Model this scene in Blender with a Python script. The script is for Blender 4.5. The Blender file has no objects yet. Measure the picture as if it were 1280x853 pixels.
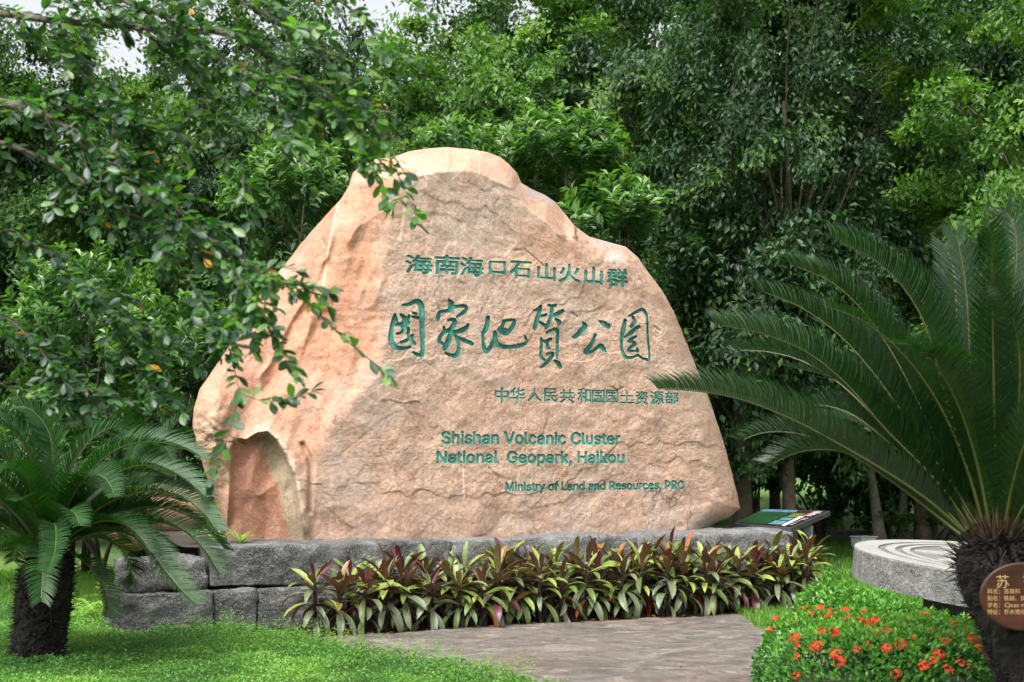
import bpy, math, random
import numpy as np
from mathutils import Vector, Matrix

R = math.radians
rng = np.random.default_rng(7)
random.seed(7)
scene = bpy.context.scene
COL = scene.collection

# ------------------------------------------------------------------ camera
F_PX = 1700.0
PITCH = math.atan(136.5 / F_PX)
CAM_Z = 1.6
cam_d = bpy.data.cameras.new('camera')
cam_d.lens = 36.0 * F_PX / 1280.0
cam_d.sensor_width = 36.0
cam_d.clip_start = 0.1
cam_d.clip_end = 2000
cam_d.dof.use_dof = True
cam_d.dof.focus_distance = 12.6
cam_d.dof.aperture_fstop = 3.2
cam = bpy.data.objects.new('camera', cam_d)
cam.location = (0, 0, CAM_Z)
cam.rotation_euler = (R(90) + PITCH, 0, 0)
COL.objects.link(cam)
scene.camera = cam

# ------------------------------------------------------------------ light
SUN_EL, SUN_AZ = R(58), R(212)      # azimuth measured clockwise from +Y (behind the camera, to the left)
w = bpy.data.worlds.new('World')
scene.world = w
w.use_nodes = True
nt = w.node_tree
nt.nodes.clear()
sky = nt.nodes.new('ShaderNodeTexSky')
sky.sky_type = 'NISHITA'
sky.sun_disc = False
sky.sun_elevation = SUN_EL
sky.sun_rotation = SUN_AZ
sky.air_density = 1.0
sky.dust_density = 8.0
sky.ozone_density = 1.0
bg = nt.nodes.new('ShaderNodeBackground')
bg.inputs['Strength'].default_value = 0.15
wo = nt.nodes.new('ShaderNodeOutputWorld')
hs = nt.nodes.new('ShaderNodeHueSaturation')      # thin high overcast: the blue is washed out of the whole sky
hs.inputs['Saturation'].default_value = 0.2
hs.inputs['Value'].default_value = 1.2
nt.links.new(sky.outputs[0], hs.inputs['Color'])
nt.links.new(hs.outputs[0], bg.inputs[0])
nt.links.new(bg.outputs[0], wo.inputs[0])
sd = bpy.data.lights.new('sun', 'SUN')
sd.energy = 1.5
sd.angle = R(32)
sd.color = (1.0, 0.965, 0.91)
sun = bpy.data.objects.new('sun', sd)
dvec = Vector((math.sin(SUN_AZ) * math.cos(SUN_EL), math.cos(SUN_AZ) * math.cos(SUN_EL), math.sin(SUN_EL)))
sun.rotation_euler = dvec.to_track_quat('Z', 'Y').to_euler()
sun.location = dvec * 40
COL.objects.link(sun)
scene.view_settings.view_transform = 'Standard'
scene.view_settings.look = 'None'
scene.view_settings.exposure = 1.04
scene.view_settings.gamma = 1.0
scene.cycles.max_bounces = 7
scene.cycles.diffuse_bounces = 4
scene.cycles.transmission_bounces = 4
scene.cycles.sample_clamp_indirect = 6.0

# ------------------------------------------------------------------ helpers
SP, CP = math.sin(PITCH), math.cos(PITCH)


def ray(px, py):
    px = np.asarray(px, float); py = np.asarray(py, float)
    a = (px - 640) / F_PX; b = (426.5 - py) / F_PX
    return a, CP - b * SP, SP + b * CP


def at(px, py, Y):
    """point of the world seen at photo pixel px, py at distance Y"""
    x, y, z = ray(px, py)
    k = Y / y
    return np.array([x * k, Y + 0 * x, CAM_Z + z * k]).T


def at_z(px, py, z0=0.0):
    x, y, z = ray(px, py)
    k = (z0 - CAM_Z) / z
    return np.array([x * k, y * k, z0 + 0 * x]).T


def proj(P):
    P = np.asarray(P, float)
    z = P[..., 2] - CAM_Z
    d = P[..., 1] * CP + z * SP
    up = -P[..., 1] * SP + z * CP
    return 640 + F_PX * P[..., 0] / d, 426.5 - F_PX * up / d


def norm(v):
    v = np.asarray(v, float)
    return v / np.maximum(np.linalg.norm(v, axis=-1, keepdims=True), 1e-9)


_perm = np.random.default_rng(3).random((256, 256))


def vnoise(x, y, seed=0):
    x = x + seed * 17.3; y = y + seed * 31.7
    xi = np.floor(x).astype(int); yi = np.floor(y).astype(int)
    fx = x - xi; fy = y - yi
    fx = fx * fx * (3 - 2 * fx); fy = fy * fy * (3 - 2 * fy)
    g = lambda a, b: _perm[a % 256, b % 256]
    return (g(xi, yi) * (1 - fx) + g(xi + 1, yi) * fx) * (1 - fy) + (g(xi, yi + 1) * (1 - fx) + g(xi + 1, yi + 1) * fx) * fy - 0.5


def fbm(x, y, octv=4, seed=0, gain=0.5):
    s = 0; a = 1.0
    for i in range(octv):
        s = s + a * vnoise(x * 2 ** i, y * 2 ** i, seed + i * 5)
        a *= gain
    return s


def mk_mesh(name, V, F, mats, attrs=None, mat_idx=None, smooth=False, colors=None):
    """V (n,3); F (m,k) int array, all faces with k corners"""
    V = np.ascontiguousarray(V, np.float32); F = np.ascontiguousarray(F, np.int32)
    me = bpy.data.meshes.new(name)
    n, m, k = len(V), len(F), F.shape[1]
    me.vertices.add(n); me.vertices.foreach_set('co', V.ravel())
    me.loops.add(m * k); me.loops.foreach_set('vertex_index', F.ravel())
    me.polygons.add(m)
    me.polygons.foreach_set('loop_start', np.arange(0, m * k, k, dtype=np.int32))
    if mat_idx is not None:
        me.polygons.foreach_set('material_index', np.asarray(mat_idx, np.int32))
    me.polygons.foreach_set('use_smooth', np.full(m, smooth, bool))
    for mt in (mats if isinstance(mats, (list, tuple)) else [mats]):
        me.materials.append(mt)
    for an, av in (attrs or {}).items():
        a = me.attributes.new(an, 'FLOAT', 'POINT')
        a.data.foreach_set('value', np.ascontiguousarray(av, np.float32))
    for an, av in (colors or {}).items():
        a = me.attributes.new(an, 'FLOAT_COLOR', 'POINT')
        a.data.foreach_set('color', np.ascontiguousarray(np.c_[av, np.ones(len(av))], np.float32).ravel())
    me.update(calc_edges=True)
    return me


def link(name, data, parent=None, loc=None, rot=None, scale=None):
    o = bpy.data.objects.new(name, data)
    COL.objects.link(o)
    if parent: o.parent = parent
    if loc is not None: o.location = tuple(float(c) for c in loc)
    if rot is not None: o.rotation_euler = rot
    if scale is not None: o.scale = (scale,) * 3 if np.isscalar(scale) else tuple(scale)
    return o


def tag(o, label=None, cat=None, group=None, kind=None):
    if label: o['label'] = label
    if cat: o['category'] = cat
    if group: o['group'] = group
    if kind: o['kind'] = kind
    return o


def empty(name, loc=(0, 0, 0), rz=0.0):
    o = link(name, None, loc=loc)
    o.rotation_euler = (0, 0, rz)
    o.empty_display_size = 0.2
    return o


class Geo:
    """collects quads/triangles (as quads with repeated corners avoided: polygons list)"""
    def __init__(s): s.v = []; s.f = []; s.n = 0

    def add(s, V, F):
        V = np.asarray(V, float)
        s.v.append(V)
        for f in F: s.f.append(tuple(int(i) + s.n for i in f))
        s.n += len(V)

    def build(s, name, mat, parent=None, smooth=False, loc=None, rot=None):
        me = bpy.data.meshes.new(name)
        me.from_pydata(np.vstack(s.v).tolist(), [], s.f)
        for mt in (mat if isinstance(mat, (list, tuple)) else [mat]): me.materials.append(mt)
        if smooth: me.polygons.foreach_set('use_smooth', [True] * len(me.polygons))
        me.update()
        return link(name, me, parent, loc, rot)

    def box(s, c, size, M=None, bev=0.0):
        hx, hy, hz = [q / 2 for q in size]
        if bev <= 0:
            V = [(x, y, z) for x in (-hx, hx) for y in (-hy, hy) for z in (-hz, hz)]
            F = [(0, 1, 3, 2), (4, 6, 7, 5), (0, 4, 5, 1), (2, 3, 7, 6), (0, 2, 6, 4), (1, 5, 7, 3)]
            V = np.array(V)
        else:
            b = bev
            prof = [(-hx + b, -hy), (hx - b, -hy), (hx, -hy + b), (hx, hy - b), (hx - b, hy), (-hx + b, hy), (-hx, hy - b), (-hx, -hy + b)]
            V = []
            for z, k in ((-hz, b), (-hz + b, 0), (hz - b, 0), (hz, b)):
                for (x, y) in prof:
                    V.append((x * (1 - k / hx), y * (1 - k / hy), z))
            F = [tuple(range(7, -1, -1)), tuple(range(24, 32))]
            for r in range(3):
                for i in range(8):
                    j = (i + 1) % 8
                    F.append((r * 8 + i, r * 8 + j, r * 8 + 8 + j, r * 8 + 8 + i))
            V = np.array(V)
        if M is not None: V = V @ np.asarray(M).T
        s.add(V + np.asarray(c), F)

    def tube(s, pts, rad, n=6, cap=True):
        pts = np.asarray(pts, float); m = len(pts)
        rad = np.broadcast_to(np.asarray(rad, float), (m,))
        T = norm(np.gradient(pts, axis=0))
        ref = np.array([0.31, 0.17, 0.93]) if abs(T[0][2]) < .9 else np.array([1., 0.1, 0])
        V = []
        for i in range(m):
            a = norm(np.cross(T[i], ref)); b = np.cross(T[i], a)
            for k in range(n):
                an = 2 * math.pi * k / n
                V.append(pts[i] + rad[i] * (math.cos(an) * a + math.sin(an) * b))
        F = []
        for i in range(m - 1):
            for k in range(n):
                k2 = (k + 1) % n
                F.append((i * n + k, i * n + k2, (i + 1) * n + k2, (i + 1) * n + k))
        if cap:
            F.append(tuple(range(n - 1, -1, -1))); F.append(tuple(range((m - 1) * n, m * n)))
        s.add(V, F)


def spline(pts, n):
    """Catmull-Rom resampling"""
    P = np.asarray(pts, float)
    P = np.vstack([2 * P[0] - P[1], P, 2 * P[-1] - P[-2]])
    m = len(P) - 3
    t = np.linspace(0, m - 1e-6, n)
    i = t.astype(int); f = (t - i)[:, None]
    p0, p1, p2, p3 = P[i], P[i + 1], P[i + 2], P[i + 3]
    return 0.5 * ((2 * p1) + (-p0 + p2) * f + (2 * p0 - 5 * p1 + 4 * p2 - p3) * f ** 2 + (-p0 + 3 * p1 - 3 * p2 + p3) * f ** 3)


# ------------------------------------------------------------------ materials
def new_mat(name):
    m = bpy.data.materials.new(name)
    m.use_nodes = True
    return m, m.node_tree, m.node_tree.nodes['Principled BSDF']


def N(nt, typ, **kw):
    n = nt.nodes.new(typ)
    for k, v in kw.items():
        if k in ('inputs',):
            for a, b in v.items(): n.inputs[a].default_value = b
        else: setattr(n, k, v)
    return n


def ramp(nt, stops, src=None):
    r = nt.nodes.new('ShaderNodeValToRGB')
    els = r.color_ramp.elements
    while len(els) < len(stops): els.new(0.5)
    for e, (p, c) in zip(els, stops):
        e.position = p; e.color = (*c, 1) if len(c) == 3 else c
    if src is not None: nt.links.new(src, r.inputs[0])
    return r


def noise(nt, scale, detail=4, rough=.55, vec=None, dist=0.0):
    n = nt.nodes.new('ShaderNodeTexNoise')
    n.inputs['Scale'].default_value = scale
    n.inputs['Detail'].default_value = detail
    n.inputs['Roughness'].default_value = rough
    n.inputs['Distortion'].default_value = dist
    if vec is not None: nt.links.new(vec, n.inputs['Vector'])
    return n


def bump(nt, h, strength, dist, prev=None):
    b = nt.nodes.new('ShaderNodeBump')
    b.inputs['Strength'].default_value = strength
    b.inputs['Distance'].default_value = dist
    nt.links.new(h, b.inputs['Height'])
    if prev is not None: nt.links.new(prev, b.inputs['Normal'])
    return b


def objvec(nt, scale=None):
    tc = nt.nodes.new('ShaderNodeTexCoord')
    if scale is None: return tc.outputs['Object']
    m = nt.nodes.new('ShaderNodeMapping')
    m.inputs['Scale'].default_value = scale
    nt.links.new(tc.outputs['Object'], m.inputs[0])
    return m.outputs[0]


def mixc(nt, a, b, fac, mode='MIX'):
    m = nt.nodes.new('ShaderNodeMix')
    m.data_type = 'RGBA'; m.blend_type = mode
    for s, v in ((m.inputs[0], fac), (m.inputs[6], a), (m.inputs[7], b)):
        if hasattr(v, 'links') or hasattr(v, 'is_linked'): nt.links.new(v, s)
        elif isinstance(v, (tuple, list)): s.default_value = (*v, 1) if len(v) == 3 else v
        else: s.default_value = v
    return m.outputs[2]


def stone_mat(name, cols, scale=3.0, bscale=25, bstr=0.5, rough=.85, speck=None, bdist=0.02):
    m, t, b = new_mat(name)
    v = objvec(t)
    n1 = noise(t, scale, 6, .62, v)
    k = len(cols)
    r1 = ramp(t, [(.28 + .46 * i / (k - 1), c) for i, c in enumerate(cols)], n1.outputs[0])
    n2 = noise(t, bscale, 5, .65, v)
    r2 = ramp(t, [(.3, (.55, .55, .55)), (.7, (1.35, 1.35, 1.35))], n2.outputs[0])
    c = mixc(t, r1.outputs[0], r2.outputs[0], .75, 'MULTIPLY')
    if speck:
        n3 = noise(t, bscale * 5, 2, .5, v)
        r3 = ramp(t, [(.55, (0, 0, 0)), (.64, (1, 1, 1))], n3.outputs[0])
        c = mixc(t, c, speck, r3.outputs[0])
    t.links.new(c, b.inputs['Base Color'])
    b.inputs['Roughness'].default_value = rough
    bp = bump(t, n2.outputs[0], bstr, bdist)
    t.links.new(bp.outputs[0], b.inputs['Normal'])
    return m


def leaf_mat(name, cols, rough=.42, trans=.35, tcol=None, spec=.5, scale_noise=0.0):
    """cols: list of colours picked by the per-leaf tone value"""
    m, t, b = new_mat(name)
    at_ = N(t, 'ShaderNodeAttribute', attribute_name='rnd')
    k = len(cols)
    r = ramp(t, [(i / (k - 1), c) for i, c in enumerate(cols)], at_.outputs['Fac'])
    col = r.outputs[0]
    if scale_noise:
        nz = noise(t, scale_noise, 2, .5, objvec(t))
        rr = ramp(t, [(.35, (.7, .7, .7)), (.65, (1.3, 1.3, 1.2))], nz.outputs[0])
        col = mixc(t, col, rr.outputs[0], 1.0, 'MULTIPLY')
    t.links.new(col, b.inputs['Base Color'])
    b.inputs['Roughness'].default_value = rough
    b.inputs['Specular IOR Level'].default_value = spec
    tr = t.nodes.new('ShaderNodeBsdfTranslucent')
    tc = mixc(t, col, tcol or (1.5, 1.7, .55), 1.0, 'MULTIPLY')
    t.links.new(tc, tr.inputs['Color'])
    mx = t.nodes.new('ShaderNodeMixShader')
    mx.inputs[0].default_value = trans
    t.links.new(b.outputs[0], mx.inputs[1]); t.links.new(tr.outputs[0], mx.inputs[2])
    t.links.new(mx.outputs[0], t.nodes['Material Output'].inputs['Surface'])
    return m


def plain(name, col, rough=.6, metal=0.0, nz=None, spec=.5):
    m, t, b = new_mat(name)
    if nz:
        n = noise(t, nz, 4, .6, objvec(t))
        r = ramp(t, [(.3, tuple(c * .65 for c in col)), (.7, tuple(c * 1.25 for c in col))], n.outputs[0])
        t.links.new(r.outputs[0], b.inputs['Base Color'])
    else: b.inputs['Base Color'].default_value = (*col, 1)
    b.inputs['Roughness'].default_value = rough
    b.inputs['Metallic'].default_value = metal
    b.inputs['Specular IOR Level'].default_value = spec
    return m


# boulder: tint stored per vertex (stone colour), broken up by procedural grain
def rock_material():
    m, t, b = new_mat('weathered_pink_granite')
    a = N(t, 'ShaderNodeAttribute', attribute_name='tint')
    v = objvec(t)
    n1 = noise(t, 1.9, 8, .66, v, .8)
    r1 = ramp(t, [(.30, (.66, .60, .58)), (.46, (.98, .94, .92)), (.56, (1.04, 1.04, 1.04)), (.72, (1.22, 1.24, 1.28))], n1.outputs[0])
    c = mixc(t, a.outputs['Color'], r1.outputs[0], .85, 'MULTIPLY')
    n2 = noise(t, 24, 8, .78, v, .5)
    r2 = ramp(t, [(.34, (.58, .48, .42)), (.5, (1, 1, 1)), (.66, (1.38, 1.38, 1.38))], n2.outputs[0])
    c = mixc(t, c, r2.outputs[0], .75, 'MULTIPLY')
    # pale, streaky crystals and small pinkish chips
    vs = objvec(t, (22, 22, 44))
    n3 = noise(t, 1.9, 4, .7, vs, 1.5)
    r3 = ramp(t, [(.57, (0, 0, 0)), (.68, (1, 1, 1))], n3.outputs[0])
    f3 = N(t, 'ShaderNodeMath', operation='MULTIPLY'); f3.inputs[1].default_value = .62
    t.links.new(r3.outputs[0], f3.inputs[0])
    c = mixc(t, c, (.66, .57, .50), f3.outputs[0])
    n4 = noise(t, 42, 3, .6, v)
    r4 = ramp(t, [(.60, (0, 0, 0)), (.70, (1, 1, 1))], n4.outputs[0])
    f4 = N(t, 'ShaderNodeMath', operation='MULTIPLY'); f4.inputs[1].default_value = .5
    t.links.new(r4.outputs[0], f4.inputs[0])
    c = mixc(t, c, (.42, .17, .10), f4.outputs[0])
    n5 = noise(t, 1.1, 5, .6, v, 1.2)
    r5 = ramp(t, [(.55, (0, 0, 0)), (.70, (1, 1, 1))], n5.outputs[0])
    f5 = N(t, 'ShaderNodeMath', operation='MULTIPLY'); f5.inputs[1].default_value = .4
    t.links.new(r5.outputs[0], f5.inputs[0])
    c = mixc(t, c, (.40, .34, .30), f5.outputs[0])
    vw = noise(t, 2.2, 3, .6, v)
    vadd = N(t, 'ShaderNodeVectorMath', operation='MULTIPLY_ADD'); vadd.inputs[1].default_value = (.7, .7, .7)
    t.links.new(vw.outputs['Color'], vadd.inputs[0]); t.links.new(v, vadd.inputs[2])
    vo = N(t, 'ShaderNodeTexVoronoi', feature='DISTANCE_TO_EDGE'); vo.inputs['Scale'].default_value = 1.0
    t.links.new(vadd.outputs[0], vo.inputs['Vector'])
    rv = ramp(t, [(.0, (1, 1, 1)), (.012, (0, 0, 0))], vo.outputs[0])
    nm = noise(t, .9, 2, .5, v)
    rm = ramp(t, [(.50, (0, 0, 0)), (.60, (.8, .8, .8))], nm.outputs[0])
    fm = N(t, 'ShaderNodeMath', operation='MULTIPLY'); t.links.new(rv.outputs[0], fm.inputs[0]); t.links.new(rm.outputs[0], fm.inputs[1])
    c = mixc(t, c, (.15, .085, .06), fm.outputs[0])
    t.links.new(c, b.inputs['Base Color'])
    b.inputs['Roughness'].default_value = .8
    nb = noise(t, 14, 10, .78, v, .2)
    b1 = bump(t, nb.outputs[0], .40, .035)
    b2 = bump(t, n3.outputs[0], .5, .012, b1.outputs[0])
    b3 = bump(t, n4.outputs[0], .45, .01, b2.outputs[0])
    t.links.new(b3.outputs[0], b.inputs['Normal'])
    return m


M = {}
M['rock'] = rock_material()
M['paint'] = plain('green_paint', (.050, .235, .190), .8, nz=22)
M['wall'] = stone_mat('grey_basalt', [(.018, .019, .019), (.060, .061, .060), (.12, .12, .117), (.25, .25, .24)], 5.5, 26, 1.0, .95, speck=(.26, .26, .24), bdist=.05)
M['wall_top'] = stone_mat('grey_granite_cap', [(.05, .05, .05), (.12, .12, .12), (.24, .24, .235)], 5.0, 30, 1.0, .9, speck=(.34, .34, .33), bdist=.04)
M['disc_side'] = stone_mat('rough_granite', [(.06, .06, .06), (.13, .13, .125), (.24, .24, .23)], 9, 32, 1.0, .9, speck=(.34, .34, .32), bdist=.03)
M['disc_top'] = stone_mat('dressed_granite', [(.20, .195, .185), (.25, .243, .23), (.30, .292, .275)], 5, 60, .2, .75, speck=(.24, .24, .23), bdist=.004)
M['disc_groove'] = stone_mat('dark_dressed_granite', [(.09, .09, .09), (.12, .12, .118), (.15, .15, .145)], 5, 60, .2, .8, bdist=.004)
M['soil'] = stone_mat('dark_soil', [(.012, .009, .006), (.03, .022, .015), (.05, .04, .03)], 5, 40, .8, .95)
M['bark'] = stone_mat('brown_bark', [(.035, .024, .016), (.075, .055, .040), (.13, .10, .075)], 6, 30, .9, .95)
M['pale_bark'] = stone_mat('pale_grey_bark', [(.10, .09, .07), (.18, .165, .13), (.27, .25, .20)], 5, 26, .8, .9)
M['twig'] = stone_mat('grey_brown_twig', [(.045, .032, .024), (.09, .068, .05), (.15, .12, .09)], 12, 60, .6, .8)
M['cycad_trunk'] = stone_mat('fibrous_cycad_trunk', [(.003, .0024, .0018), (.008, .006, .0045), (.020, .015, .011)], 14, 60, 1.0, .95)
M['cycad_fibre'] = stone_mat('brown_leaf_bases', [(.03, .017, .009), (.08, .045, .022), (.14, .085, .045)], 14, 60, .6, .9)
M['cycad_leaf'] = leaf_mat('cycad_leaflets', [(.008, .036, .008), (.015, .058, .011), (.028, .085, .015)], .5, .22, (1.3, 1.7, .4), .35)
M['cycad_leaf_right'] = leaf_mat('shade_toned_cycad_leaflets', [(.006, .024, .007), (.010, .038, .008), (.018, .058, .010)], .30, .28, (1.3, 1.7, .35), .65)  # darker copy of the cycad leaf: the right plant's shade is in the colour
M['rachis'] = plain('yellow_green_rachis', (.075, .082, .020), .5)
M['branch_leaf'] = leaf_mat('glossy_branch_leaf', [(.012, .042, .019), (.024, .074, .028), (.052, .132, .032), (.13, .25, .042)], .43, .36, (1.5, 2.0, .5), .6)
M['yellow_leaf'] = leaf_mat('orange_yellow_leaf', [(.55, .22, .02), (.6, .3, .04)], .5, .3, (1, 1, .6))
M['tree_leaf'] = leaf_mat('forest_leaf', [(.010, .034, .009), (.026, .074, .016), (.058, .132, .028), (.12, .21, .042)], .5, .33, (1.5, 1.8, .5), .35)
M['tree_leaf_dark'] = leaf_mat('dark_forest_leaf', [(.006, .022, .009), (.015, .050, .015), (.038, .095, .026), (.10, .175, .040)], .48, .30, (1.4, 1.8, .5), .4)
M['tree_leaf_light'] = leaf_mat('light_forest_leaf', [(.030, .085, .014), (.060, .145, .022), (.100, .205, .030), (.15, .26, .045)], .5, .38, (1.5, 1.7, .5), .35)
M['shrub_leaf'] = leaf_mat('bright_shrub_leaf', [(.022, .075, .026), (.045, .125, .036), (.080, .175, .045), (.16, .26, .06)], .36, .36, (1.5, 1.8, .5), .55)
M['far_leaf'] = leaf_mat('far_woodland_leaf', [(.008, .026, .007), (.020, .058, .012), (.045, .105, .020)], .6, .3, (1.5, 1.8, .5), .2)
M['ixora_leaf'] = leaf_mat('ixora_leaf', [(.014, .075, .016), (.040, .150, .024), (.10, .27, .03), (.19, .40, .045)], .35, .33, (1.5, 1.8, .4), .5)
M['petal'] = leaf_mat('red_petal', [(.60, .030, .018), (.78, .060, .030), (.80, .14, .07)], .55, .25, (1.2, .9, .6), .3)
M['cover_leaf'] = leaf_mat('ground_cover_leaf', [(.040, .125, .024), (.080, .205, .034), (.125, .275, .045), (.20, .36, .075)], .5, .34, (1.5, 1.7, .4), .4)
M['blade'] = leaf_mat('grass_blade', [(.05, .15, .02), (.10, .24, .03), (.18, .32, .05)], .5, .35, (1.4, 1.6, .4), .3)
M['spider'] = leaf_mat('striped_blade', [(.10, .24, .03), (.20, .36, .06), (.36, .48, .14)], .45, .35, (1.2, 1.3, .5), .4)


def grass_ground():
    m, t, b = new_mat('lawn_ground')
    v = objvec(t)
    n = noise(t, .35, 6, .6, v)
    r = ramp(t, [(.3, (.030, .085, .014)), (.5, (.075, .165, .022)), (.7, (.15, .25, .035))], n.outputs[0])
    n2 = noise(t, 26, 5, .7, v)
    r2 = ramp(t, [(.3, (.45, .45, .45)), (.7, (1.5, 1.5, 1.5))], n2.outputs[0])
    t.links.new(mixc(t, r.outputs[0], r2.outputs[0], .8, 'MULTIPLY'), b.inputs['Base Color'])
    b.inputs['Roughness'].default_value = .95
    t.links.new(bump(t, n2.outputs[0], 1, .06).outputs[0], b.inputs['Normal'])
    return m


def path_mat():
    m, t, b = new_mat('layered_brown_stone')
    v = objvec(t)
    vs = objvec(t, (1.0, 1.6, 1.6))
    n1 = noise(t, 2.2, 10, .74, vs, 1.6)
    r1 = ramp(t, [(.32, (.045, .038, .033)), (.45, (.095, .082, .071)), (.55, (.155, .135, .118)), (.68, (.27, .245, .22))], n1.outputs[0])
    n0 = noise(t, .9, 3, .5, v)
    r0 = ramp(t, [(.46, (1, 1, 1)), (.70, (1.05, .85, .74))], n0.outputs[0])
    c = mixc(t, r1.outputs[0], r0.outputs[0], .8, 'MULTIPLY')
    n2 = noise(t, 34, 8, .82, v)
    r2 = ramp(t, [(.36, (.5, .5, .5)), (.64, (1.55, 1.55, 1.55))], n2.outputs[0])
    c = mixc(t, c, r2.outputs[0], .8, 'MULTIPLY')
    t.links.new(c, b.inputs['Base Color'])
    b.inputs['Roughness'].default_value = .62
    b1 = bump(t, n1.outputs[0], .8, .05)
    t.links.new(bump(t, n2.outputs[0], .6, .012, b1.outputs[0]).outputs[0], b.inputs['Normal'])
    return m


M['grass'] = grass_ground()
M['path'] = path_mat()

# ------------------------------------------------------------------ the setting: ground
ths = R(21.3)
TX, TY = math.cos(ths), math.sin(ths)          # direction of the wall and of the boulder's face


def ground():
    n = 60
    a = np.sign(np.linspace(-1, 1, n)) * np.abs(np.linspace(-1, 1, n)) ** 2.5
    X, Y = np.meshgrid(a * 400, 15 + a * 400)
    V = np.c_[X.ravel(), Y.ravel(), np.zeros(n * n)]
    i = np.arange((n - 1) * (n - 1)); q = (i // (n - 1)) * n + i % (n - 1)
    F = np.c_[q, q + 1, q + n + 1, q + n]
    o = link('ground', mk_mesh('ground', V, F, M['grass']))
    tag(o, kind='structure')


ground()


def path():
    # stone-like paving in front of the planting bed, gently layered
    edge_back = [at_z(405, 799), at_z(437, 797), at_z(580, 788), at_z(737, 779), at_z(880, 773), at_z(970, 765), at_z(1060, 757)]
    nx, ny = 220, 130
    s = np.linspace(0, 1, nx)
    bx = np.array([p[0] for p in edge_back]); by = np.array([p[1] for p in edge_back])
    X = np.linspace(-2.6, 3.6, nx)
    yb = np.interp(X, bx, by) + .03 * fbm(X * 3, X * 0, 3, 6)
    t = np.linspace(0, 1, ny)[:, None]
    Y = 7.0 + (yb[None] - 7.0) * t
    XX = np.broadcast_to(X, Y.shape)
    Z = .012 + .014 * fbm(XX * 1.4, Y * 1.8, 4, 2) + .016 * np.abs(fbm(XX * 3.2, Y * 4.2, 4, 9, .6))
    V = np.c_[XX.ravel(), Y.ravel(), Z.ravel()]
    i = np.arange((nx - 1) * (ny - 1)); q = (i // (nx - 1)) * nx + i % (nx - 1)
    o = link('path', mk_mesh('path', V, np.c_[q, q + 1, q + nx + 1, q + nx], M['path'], smooth=True))
    tag(o, kind='structure')
    # the lower sheet carrying soil under the bed
    g = Geo()
    a = np.array([-2.35, 11.10, .003]); b_ = np.array([3.75, 13.80, .003])
    nrm = np.array([-TY, TX, 0])
    g.add([a, b_, b_ + nrm * 1.6, a + nrm * 1.6], [(0, 1, 2, 3)])
    o = g.build('planting_bed', M['soil']); tag(o, kind='structure')


path()

# ------------------------------------------------------------------ boulder
P0 = np.array([0, 13.4])
PXM = 13.4 / F_PX


def plane_uz(px, py):
    x, y, z = ray(px, py)
    # k*(x,y) = P0 + u*(TX,TY)
    # k = (P0 x T)/(d x T)
    k = (P0[0] * TY - P0[1] * TX) / (x * TY - y * TX)
    u = (k * x - P0[0]) * TX + (k * y - P0[1]) * TY
    return u, CAM_Z + k * z


def uz_world(u, z, d=0.0):
    return np.stack([P0[0] + u * TX + 0 * z, P0[1] + u * TY + d + 0 * z, z + 0 * u], -1)


outline_L = [(560, 184), (535, 185.5), (512, 189), (492, 196), (470, 199), (452, 207), (441, 216), (436, 232), (424, 250), (404, 272), (384, 294),
             (362, 322), (342, 347), (322, 372), (304, 402), (286, 432), (268, 460), (250, 486), (241, 512), (240, 534), (246, 560),
             (254, 586), (262, 612), (272, 640), (280, 660), (284, 684)]
outline_R = [(560, 184), (585, 186), (608, 190), (626, 197), (638, 207), (647, 217), (652, 229), (664, 236), (680, 243), (694, 252), (706, 267), (719, 283), (738, 296),
             (762, 303), (782, 308), (798, 322), (812, 342), (828, 362), (842, 388), (854, 416), (866, 446), (879, 478), (893, 516), (905, 552),
             (915, 590), (923, 622), (926, 638), (914, 648), (896, 656), (880, 668), (872, 684)]


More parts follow.
